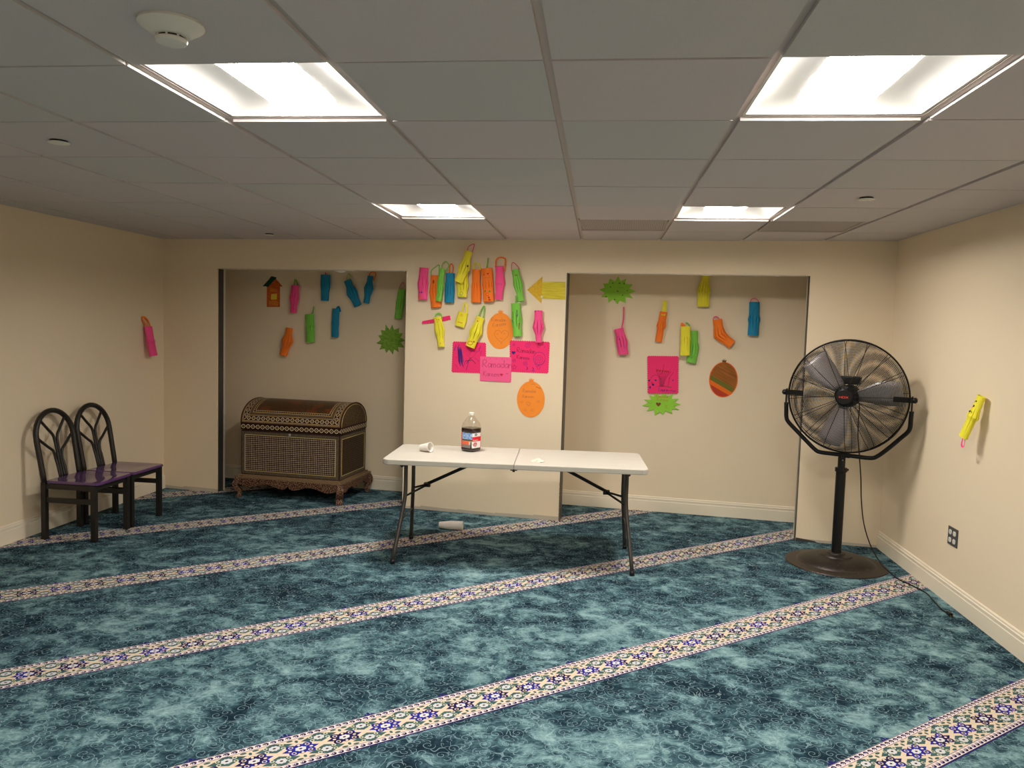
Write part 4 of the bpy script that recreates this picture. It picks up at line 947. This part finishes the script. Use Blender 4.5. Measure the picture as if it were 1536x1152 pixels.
# ------------------------------------------------------------------ juice bottle
bt = thing('juice_bottle', 'half-full clear bottle of dark red juice with a white cap on the folding table', 'bottle', (-.717, 5.372, TZ), rad(61))
def sq_ring(r, k=.55, n=48):
    """rounded square of half-width r; k=1 circle"""
    out = []
    for i in range(n):
        a = 2*PI*i/n; e = 2+(1-k)*6; q = (abs(cos(a))**e+abs(sin(a))**e)**(-1/e); out.append((r*q*cos(a), r*q*sin(a)))
    return out
def sq_loft(bm, prof, n=48):
    """prof: (z, r, squareness)"""
    prev = None
    for z, r, k in prof:
        ring = [bm.verts.new((x, y, z)) for x, y in sq_ring(r, k, n)]
        if prev:
            for i in range(n): bm.faces.new((prev[i], prev[(i+1) % n], ring[(i+1) % n], ring[i])).smooth = True
        else: bm.faces.new(ring[::-1])
        prev = ring
    bm.faces.new(prev)
BR = .0575
prof = [(0, .048, .7), (.006, .0545, .55), (.022, BR, .5), (.028, BR-.002, .5), (.136, BR-.002, .5), (.144, BR, .5), (.165, BR, .55), (.182, .0570, .68), (.200, .0535, .8), (.218, .0475, .95), (.234, .0385, 1), (.245, .0275, 1), (.252, .0175, 1), (.262, .0165, 1)]
bm = B(); sq_loft(bm, prof)
M['clear'] = mat('clear_plastic', (245, 243, 238), .05, trans=1); M['clear'].node_tree.nodes['Principled BSDF'].inputs['IOR'].default_value = 1.04; M['clear'].node_tree.nodes['Principled BSDF'].inputs['Coat Weight'].default_value = 1
bot = obj('bottle_shell', bm, M['clear'], bt)
bm = B(); sq_loft(bm, [(.003, .046, .7), (.007, .0525, .55), (.022, BR-.0012, .5), (.028, BR-.0035, .5), (.136, BR-.0035, .5), (.144, BR-.0012, .5), (.168, BR-.0014, .55)]); obj('juice', bm, mat('cranberry_juice', (42, 8, 14), .12, spec=.5), bt, label='dark red juice')
bm = B(); lathe(bm, [(0, .276), (.019, .276), (.0205, .274), (.0205, .258), (.017, .2565), (.0165, .256)], 28); obj('cap', bm, M['white_plastic'], bt, 'auto')
def label_mat():
    m = mat('bottle_label_print', (240, 238, 236), .45); t = T(m); u, v, z = t.xyz(t.uv())     # u metres round the bottle from the near corner, v height 0..1
    n = t.noise(t.vec(u*60, v*8, 0), 1, 3)
    c = t.mix((n-.35)*2.4, lin((50, 130, 210)), lin((214, 228, 240)))                        # sky
    c = t.col((v < .58) & (v > .46), c, (96, 84, 52)); c = t.col((v < .46), c, (206, 190, 172)); c = t.col((v < .44) & (u < -.026), c, (232, 104, 66)); c = t.col((v < .22) & (u < -.008), c, (132, 126, 124))
    c = t.col((t.circ(u, v, -.009, .22, .0045, .24) < 1) | (t.circ(u, v, -.008, .05, .006, .05) < 1), c, (40, 34, 36))
    r = u > -.0
    wh = t.mix((t.circ(u, v, .026, .24, .022, .17) < 1) & (t.noise(t.vec(u*140, v*14, 5), 1, 2) > .46), lin((240, 236, 234)), lin((176, 36, 50)))
    wh = t.col((v > .44) & (v < .76), wh, (218, 30, 44))
    c = t.mix(r, c, wh)
    t.base(t.col(u.abs() > .088, c, (214, 30, 44))); return m
bm = B(); n = 48; LR = BR-.0012; rg = sq_ring(LR, .5, n); acc = [0]
for i in range(n): acc.append(acc[-1]+math.dist(rg[i], rg[(i+1) % n]))
per = acc[-1]; ci = int(n*.625)             # local direction 225 deg faces the camera once the bottle is turned
lo_ = [bm.verts.new((x, y, .029)) for x, y in rg]; hi_ = [bm.verts.new((x, y, .135)) for x, y in rg]; fl = []
for i in range(n): bm.faces.new((lo_[i], lo_[(i+1) % n], hi_[(i+1) % n], hi_[i]))
o = obj('label', bm, label_mat(), bt); uv = o.data.uv_layers.new(name='uv')
def uof(x, y):
    a = math.atan2(y, x) % (2*PI); i = a/(2*PI)*n; k = int(i) % n; return acc[k]+(acc[k+1]-acc[k])*(i-int(i))-acc[ci]
for p in o.data.polygons:
    p.use_smooth = True; us = []
    for li in p.loop_indices:
        co = o.data.vertices[o.data.loops[li].vertex_index].co; us.append([li, uof(co.x, co.y), (co.z-.029)/.106])
    for q in us:
        if q[1] > .12: q[1] -= per
    if max(q[1] for q in us)-min(q[1] for q in us) > .1:
        for q in us:
            if q[1] < 0: q[1] += per
    for li, a, b in us: uv.data[li].uv = (a, b)
def on_label(name, me_pts_faces, m, lift=.0005):
    """bend flat (u,z) geometry round the label"""
    V, F_ = me_pts_faces; out = []
    for u_, z_ in V:
        d_ = (u_+acc[ci]) % per; k = max(i for i in range(n) if acc[i] <= d_); f = (d_-acc[k])/(acc[k+1]-acc[k]); a, b = rg[k], rg[(k+1) % n]
        x, y = a[0]+(b[0]-a[0])*f, a[1]+(b[1]-a[1])*f; q = 1+lift/math.hypot(x, y); out.append((x*q, y*q, z_))
    return obj(name, (out, [], F_), m, o)
def text_mesh(txt, size, shear=0):
    cu = bpy.data.curves.new('t', 'FONT'); cu.body = txt; cu.size = size; cu.shear = shear; cu.align_x = 'CENTER'; cu.resolution_u = 3
    ob = bpy.data.objects.new('t', cu); C.objects.link(ob); bpy.context.view_layer.update()
    me = bpy.data.meshes.new_from_object(ob.evaluated_get(bpy.context.evaluated_depsgraph_get())); bpy.data.objects.remove(ob)
    V = [(v.co.x, v.co.y) for v in me.vertices]; F_ = [tuple(p.vertices) for p in me.polygons]; bpy.data.meshes.remove(me); return V, F_
V, F_ = text_mesh('Cranberry', .0125, .3); on_label('label_lettering', ([(x+.031, y+.0815) for x, y in V], F_), mat('label_white_ink', (245, 240, 236), .5))['kind'] = 'stuff'
el = [(.033+.0145*cos(2*PI*k/20), .124+.0085*sin(2*PI*k/20)) for k in range(20)]
on_label('label_emblem', (el, [tuple(range(20))]), mat('label_navy_ink', (24, 30, 72), .5), .0007)
wv = [(.021, .122), (.026, .127), (.031, .123), (.036, .128), (.041, .124), (.045, .125), (.044, .1225), (.040, .121), (.036, .125), (.031, .120), (.026, .1235), (.022, .120)]
on_label('label_emblem_wave', (wv, [tuple(range(12))]), mat('label_wave_ink', (236, 240, 244), .5), .0010)

# ------------------------------------------------------------------ cups and napkin
FOAM = mat('white_foam_cup', (232, 226, 218), .6)
def cup_bm(r0, r1, h, th=.002):
    bm = B(); lathe(bm, [(0, 0), (r0, 0), (r1-.001, h-.002), (r1+.0018, h-.0015), (r1+.0018, h), (r1-th, h), (r0-th, th), (0, th)], 28); return bm
cp = thing('foam_cup', 'white foam cup lying on its side at the left end of the table', 'cup', (-1.035, 5.262, TZ+.031))
o = obj('cup_wall', cup_bm(.0215, .034, .085), FOAM, cp, 'auto'); o.matrix_local = Matrix.Rotation(rad(-16), 4, 'Z') @ Matrix.Rotation(rad(82), 4, 'Y') @ Matrix.Translation((0, 0, -.02))
o.matrix_local = Matrix.Translation((-.022, 0, -.0062)) @ Matrix.Rotation(rad(-22), 4, 'Z') @ Matrix.Rotation(rad(81.6), 4, 'Y')
sx = Vector((cos(rad(6)), sin(rad(6)), 0)); st0 = Vector((-1.03, 5.83, 0))
stk = Matrix.Rotation(rad(4), 4, 'Z') @ Matrix.Rotation(rad(90), 4, 'Y')
for k in range(9):
    c_ = obj('foam_cup', cup_bm(.0225, .035, .088, .0014), FOAM, None, 'auto')
    c_.matrix_world = Matrix.Translation((-1.030+.0125*k*cos(rad(4)), 5.83+.0125*k*sin(rad(4)), .0372)) @ stk
    tag(c_, 'white foam cup at the narrow closed end of the stack lying on the carpet' if k == 0 else ('white foam cup at the open end of the stack lying on the carpet' if k == 8 else 'white foam cup among those nested mid-stack on the carpet under the table'), 'cup', None if k in (0, 8) else 'nested foam cups on the carpet')
bm = B(); rr = random.Random(5); g = []
for a in range(9):
    row = []
    for b in range(7):
        u, v = a/8-.5, b/6-.5; e = max(abs(u), abs(v))*2
        row.append(bm.verts.new((u*.085+rr.uniform(-.004, .004), v*.055+rr.uniform(-.004, .004), max(.001, .022*(1-e)+rr.uniform(-.005, .006)+(.006 if a % 2 else 0)*(1-e*.7)))))
    g.append(row)
for a in range(8):
    for b in range(6): bm.faces.new((g[a][b], g[a+1][b], g[a+1][b+1], g[a][b+1]))
o = obj('crumpled_napkin', bm, mat('napkin_paper', (226, 216, 198), .9)); o.location = (-.215, 5.062, TZ); o.rotation_euler = (0, 0, rad(-12)); tag(o, 'small crumpled white napkin on the right half of the table', 'napkin')
md = o.modifiers.new('thick', 'SOLIDIFY'); md.thickness = .001; md.offset = 1

# ------------------------------------------------------------------ pedestal fan
FB = mat('fan_black_enamel', (11, 10, 10), .4, spec=.35); FDUST = mat('fan_base_worn', (52, 44, 38), .5, metal=.4)
def base_mat():
    m = mat('fan_base_iron', (48, 40, 35), .42, metal=.35, spec=.5); t = T(m); p = t.pos(); x, y, z = t.xyz(p); r = (x*x+y*y).sqrt()
    n = t.noise(p, 16, 5, .4); c = t.mix(n, lin((28, 24, 22)), lin((56, 49, 43))); c = t.mix((r > .25)*.8, c, lin((58, 50, 44)))
    t.base(t.mix((t.noise(p, 50, 3) > .66)*.35, c, lin((120, 102, 84)))); return m
fx, fy = 1.874, 5.545
fan = thing('pedestal_fan', 'tall black pedestal fan with a round wire cage in the right corner', 'fan', (fx, fy, 0))
bm = B(); lathe(bm, [(0, .0), (.334, .0), (.337, .004), (.332, .009), (.262, .016), (.256, .022), (.246, .030), (.20, .050), (.14, .060), (.112, .062), (.105, .070), (.062, .076), (.058, .084), (.045, .086), (0, .086)], 56); obj('base', bm, base_mat(), fan, 'auto')
bm = B(); lathe(bm, [(.033, .08), (.033, .655), (.040, .657), (.040, .683), (.030, .685), (.0245, .687), (.0245, .772)], 24); bm2 = bm; obj('pole', bm, FB, fan, 'auto')
bm = B(); tube(bm, [(-.002, -.03, .67), (-.002, -.052, .67)], .008, 10); tube(bm, [(.03, 0, .67), (.05, 0, .67)], .007, 10); obj('height_knob', bm, FB, fan)
bm = B(); lathe(bm, [(0, -.0245), (.004, -.0245), (.004, -.022)], 12, (0, -.0, .74), 'y'); obj('pole_pin', bm, mat('steel_pin', (170, 165, 160), .3, metal=.8), fan)
AZ = rad(27)
FM = Matrix.Translation((-.004, -.045, 0)) @ Matrix.Rotation(-AZ, 4, 'Z')       # x across the fan, -y towards the camera
CZ = 1.187; FR_ = .387
def fobj(name, bm, m, smooth=False, parent=None, kind=None, label=None):
    o = obj(name, bm, m, parent or fan, smooth, kind, label); o.matrix_local = FM if parent is None else Matrix.Identity(4); return o
yk = smoothpath([(-.402, .0, 1.115), (-.400, .004, 1.06), (-.398, .01, 1.010), (-.385, .018, .975), (-.33, .030, .918), (-.24, .040, .830), (-.195, .044, .790), (-.16, .045, .776), (-.06, .045, .774), (.08, .045, .772), (.16, .045, .772), (.20, .044, .784), (.26, .040, .838), (.34, .030, .925), (.385, .018, .975), (.398, .01, 1.010), (.400, .004, 1.06), (.402, .0, 1.115)], 3)
bm = B(); tube(bm, yk, .0145, 12); yoke = fobj('yoke', bm, FB)
for s in (-1, 1):
    bm = B(); box(bm, s*.402-.004, s*.402+.004, -.015, .015, 1.09, CZ+.028); box(bm, min(s*.29, s*.408), max(s*.29, s*.408), -.006, .006, CZ-.016, CZ+.020); fobj('pivot_bracket', bm, FB)
    bm = B(); tube(bm, [(s*.404, 0, CZ+.002), (s*.426, 0, CZ+.002)], .019, 10); tube(bm, [(s*.426, 0, CZ+.002), (s*.432, 0, CZ+.002)], .012, 10); fobj('tilt_knob', bm, FB)
bm = B(); box(bm, -.034, .034, .032, .058, .757, .790); fobj('yoke_clamp', bm, FB)
def gd(r, s):                       # cage depth profile: s=-1 front, +1 back
    q = r/FR_; return s*(.020+.078*math.sqrt(max(0, 1-q**2.6)))
for s, nm in ((-1, 'front'), (1, 'back')):
    bm = B()
    for k in range(40):
        r = .058+(FR_-.062)*k/39.5; pts = [(r*cos(2*PI*i/56), gd(r, s), CZ+r*sin(2*PI*i/56)) for i in range(56)]; tube(bm, pts, .0019, 4, True)
    fobj('%s_guard_wires' % nm, bm, FB, kind='stuff')
    for k in range(16):
        a = 2*PI*(k+.5*(s > 0)*.35+.12)/16; rr_ = [.045+(FR_-.045)*i/10 for i in range(11)]
        pts = [(r*cos(a), gd(r, s)+s*.0022, CZ+r*sin(a)) for r in rr_]; pts.append((FR_*cos(a), s*.006, CZ+FR_*sin(a)))
        bm = B(); tube(bm, pts, .0022, 5); fobj('guard_rib', bm, FB)
bm = B()
for dy, rr_ in ((-.011, .0045), (0, .0065), (.011, .0045)):
    tube(bm, [(FR_*cos(2*PI*i/72), dy, CZ+FR_*sin(2*PI*i/72)) for i in range(72)], rr_, 8, True)
fobj('guard_rim', bm, FB)
bm = B(); lathe(bm, [(0, -.112), (.047, -.112), (.055, -.106), (.056, -.094), (.050, -.090), (0, -.090)], 36, (0, 0, CZ), 'y'); badge = fobj('badge_disc', bm, FB, 'auto')
V, F_ = text_mesh('HDX', .023); xs = [v[0] for v in V]; mx = (min(xs)+max(xs))/2
bm_ = ([((x-mx)*1.25, -.1126, CZ-.008+z_) for x, z_ in V], [], F_); lg = obj('badge_lettering', bm_, mat('red_badge_ink', (226, 66, 50), .4), badge, kind='stuff')
bm = B(); lathe(bm, [(0, -.05), (.040, -.05), (.070, -.035), (.078, -.02), (.078, .10), (.060, .118), (0, .120)], 32, (0, 0, CZ), 'y'); fobj('motor', bm, FB, 'auto')
bm = B()
prism(bm, [(-.070, CZ+.135), (.072, CZ+.135), (.064, CZ+.080), (-.050, CZ+.080)], .050, .125, 'y'); o = fobj('switch_box', bm, FB); bevel(o, .008)
BL = mat('gray_fan_blade', (186, 178, 176), .36, metal=.35, spec=.5)
hub = None
for k, deg in enumerate((132, 6, 252)):
    bm = B(); nr, nw_ = 9, 5; g = []; a = rad(deg)
    for i in range(nr):
        q = i/(nr-1); r = .072+.275*q; wd = .085+.095*min(1, q*1.9); row = []
        for j in range(nw_):
            v = j/(nw_-1)-.5; pitch = -rad(27-8*q); c_ = v*wd+.012*sin(q*3); rr_ = r-.006*(2*v)**2*(q > .95)
            y_ = c_*sin(pitch)-.005+.010*(v*v)*4; x_ = c_*cos(pitch)
            row.append(bm.verts.new((rr_*cos(a)-x_*sin(a), y_-.004, CZ+rr_*sin(a)+x_*cos(a))))
        g.append(row)
    for i in range(nr-1):
        for j in range(nw_-1): bm.faces.new((g[i][j], g[i][j+1], g[i+1][j+1], g[i+1][j])).smooth = True
    o = fobj('fan_blade', bm, BL); md = o.modifiers.new('thick', 'SOLIDIFY'); md.thickness = .0015
bm = B(); lathe(bm, [(0, -.075), (.03, -.075), (.034, -.05)], 24, (0, 0, CZ), 'y'); fobj('blade_hub', bm, FB, 'auto')
# power cord: from the motor down behind the cage, over the base, to the plug
def loc(p): return FM.inverted() @ Vector(p)
cw_ = [FM @ Vector((.03, .118, CZ-.03)), FM @ Vector((.060, .135, CZ-.06)), (.118, .07, 1.02), (.120, .065, .90), (.122, .03, .80), (.135, .0, .62), (.145, -.01, .46), (.165, -.03, .30), (.205, -.07, .16), (.255, -.13, .060), (.285, -.20, .026), (.31, -.31, .010), (.355, -.42, .006), (.385, -.55, .006), (.372, -.70, .006), (.356, -.845, .006), (.360, -.91, .008)]
bm = B(); tube(bm, smoothpath(cw_, 6), .0042, 8); cord = obj('power_cord', bm, FB, fan)
bm = B(); box(bm, .352, .374, -.955, -.91, .0, .022); plug = obj('plug', bm, FB, cord); bevel(plug, .005)
bm = B(); box(bm, .356, .3575, -.972, -.955, .006, .012); box(bm, .3685, .370, -.972, -.955, .006, .012); obj('prongs', bm, mat('brass_prongs', (190, 170, 120), .3, metal=.8), cord)

# ------------------------------------------------------------------ outlet
ot = thing('wall_outlet', 'dark gray four-socket outlet plate with white sockets on the right wall', 'outlet'); place(ot, 'right', -4.852, .406, 0)
bm = B(); box(bm, -.0625, .0625, -.006, 0, -.056, .056); o = obj('cover_plate', bm, mat('outlet_plate_gray', (74, 76, 74), .45), ot); bevel(o, .003)
for sx_ in (-.027, .027):
    for sz_ in (-.024, .024):
        bm = B(); out = [(sx_+.0175*cos(2*PI*k/20), sz_+max(-.0145, min(.0145, .0175*sin(2*PI*k/20)))) for k in range(20)]; prism(bm, out, -.0085, -.004, 'y'); so = obj('socket', bm, M['white_plastic'], ot, label='white socket')
        bm = B(); 
        for q in (-.006, .006): box(bm, sx_+q-.0009, sx_+q+.0009, -.0088, -.008, sz_-.002, sz_+.006)
        box(bm, sx_-.002, sx_+.002, -.0088, -.008, sz_-.010, sz_-.006); obj('socket_slots', bm, M['black'], so, kind='stuff')
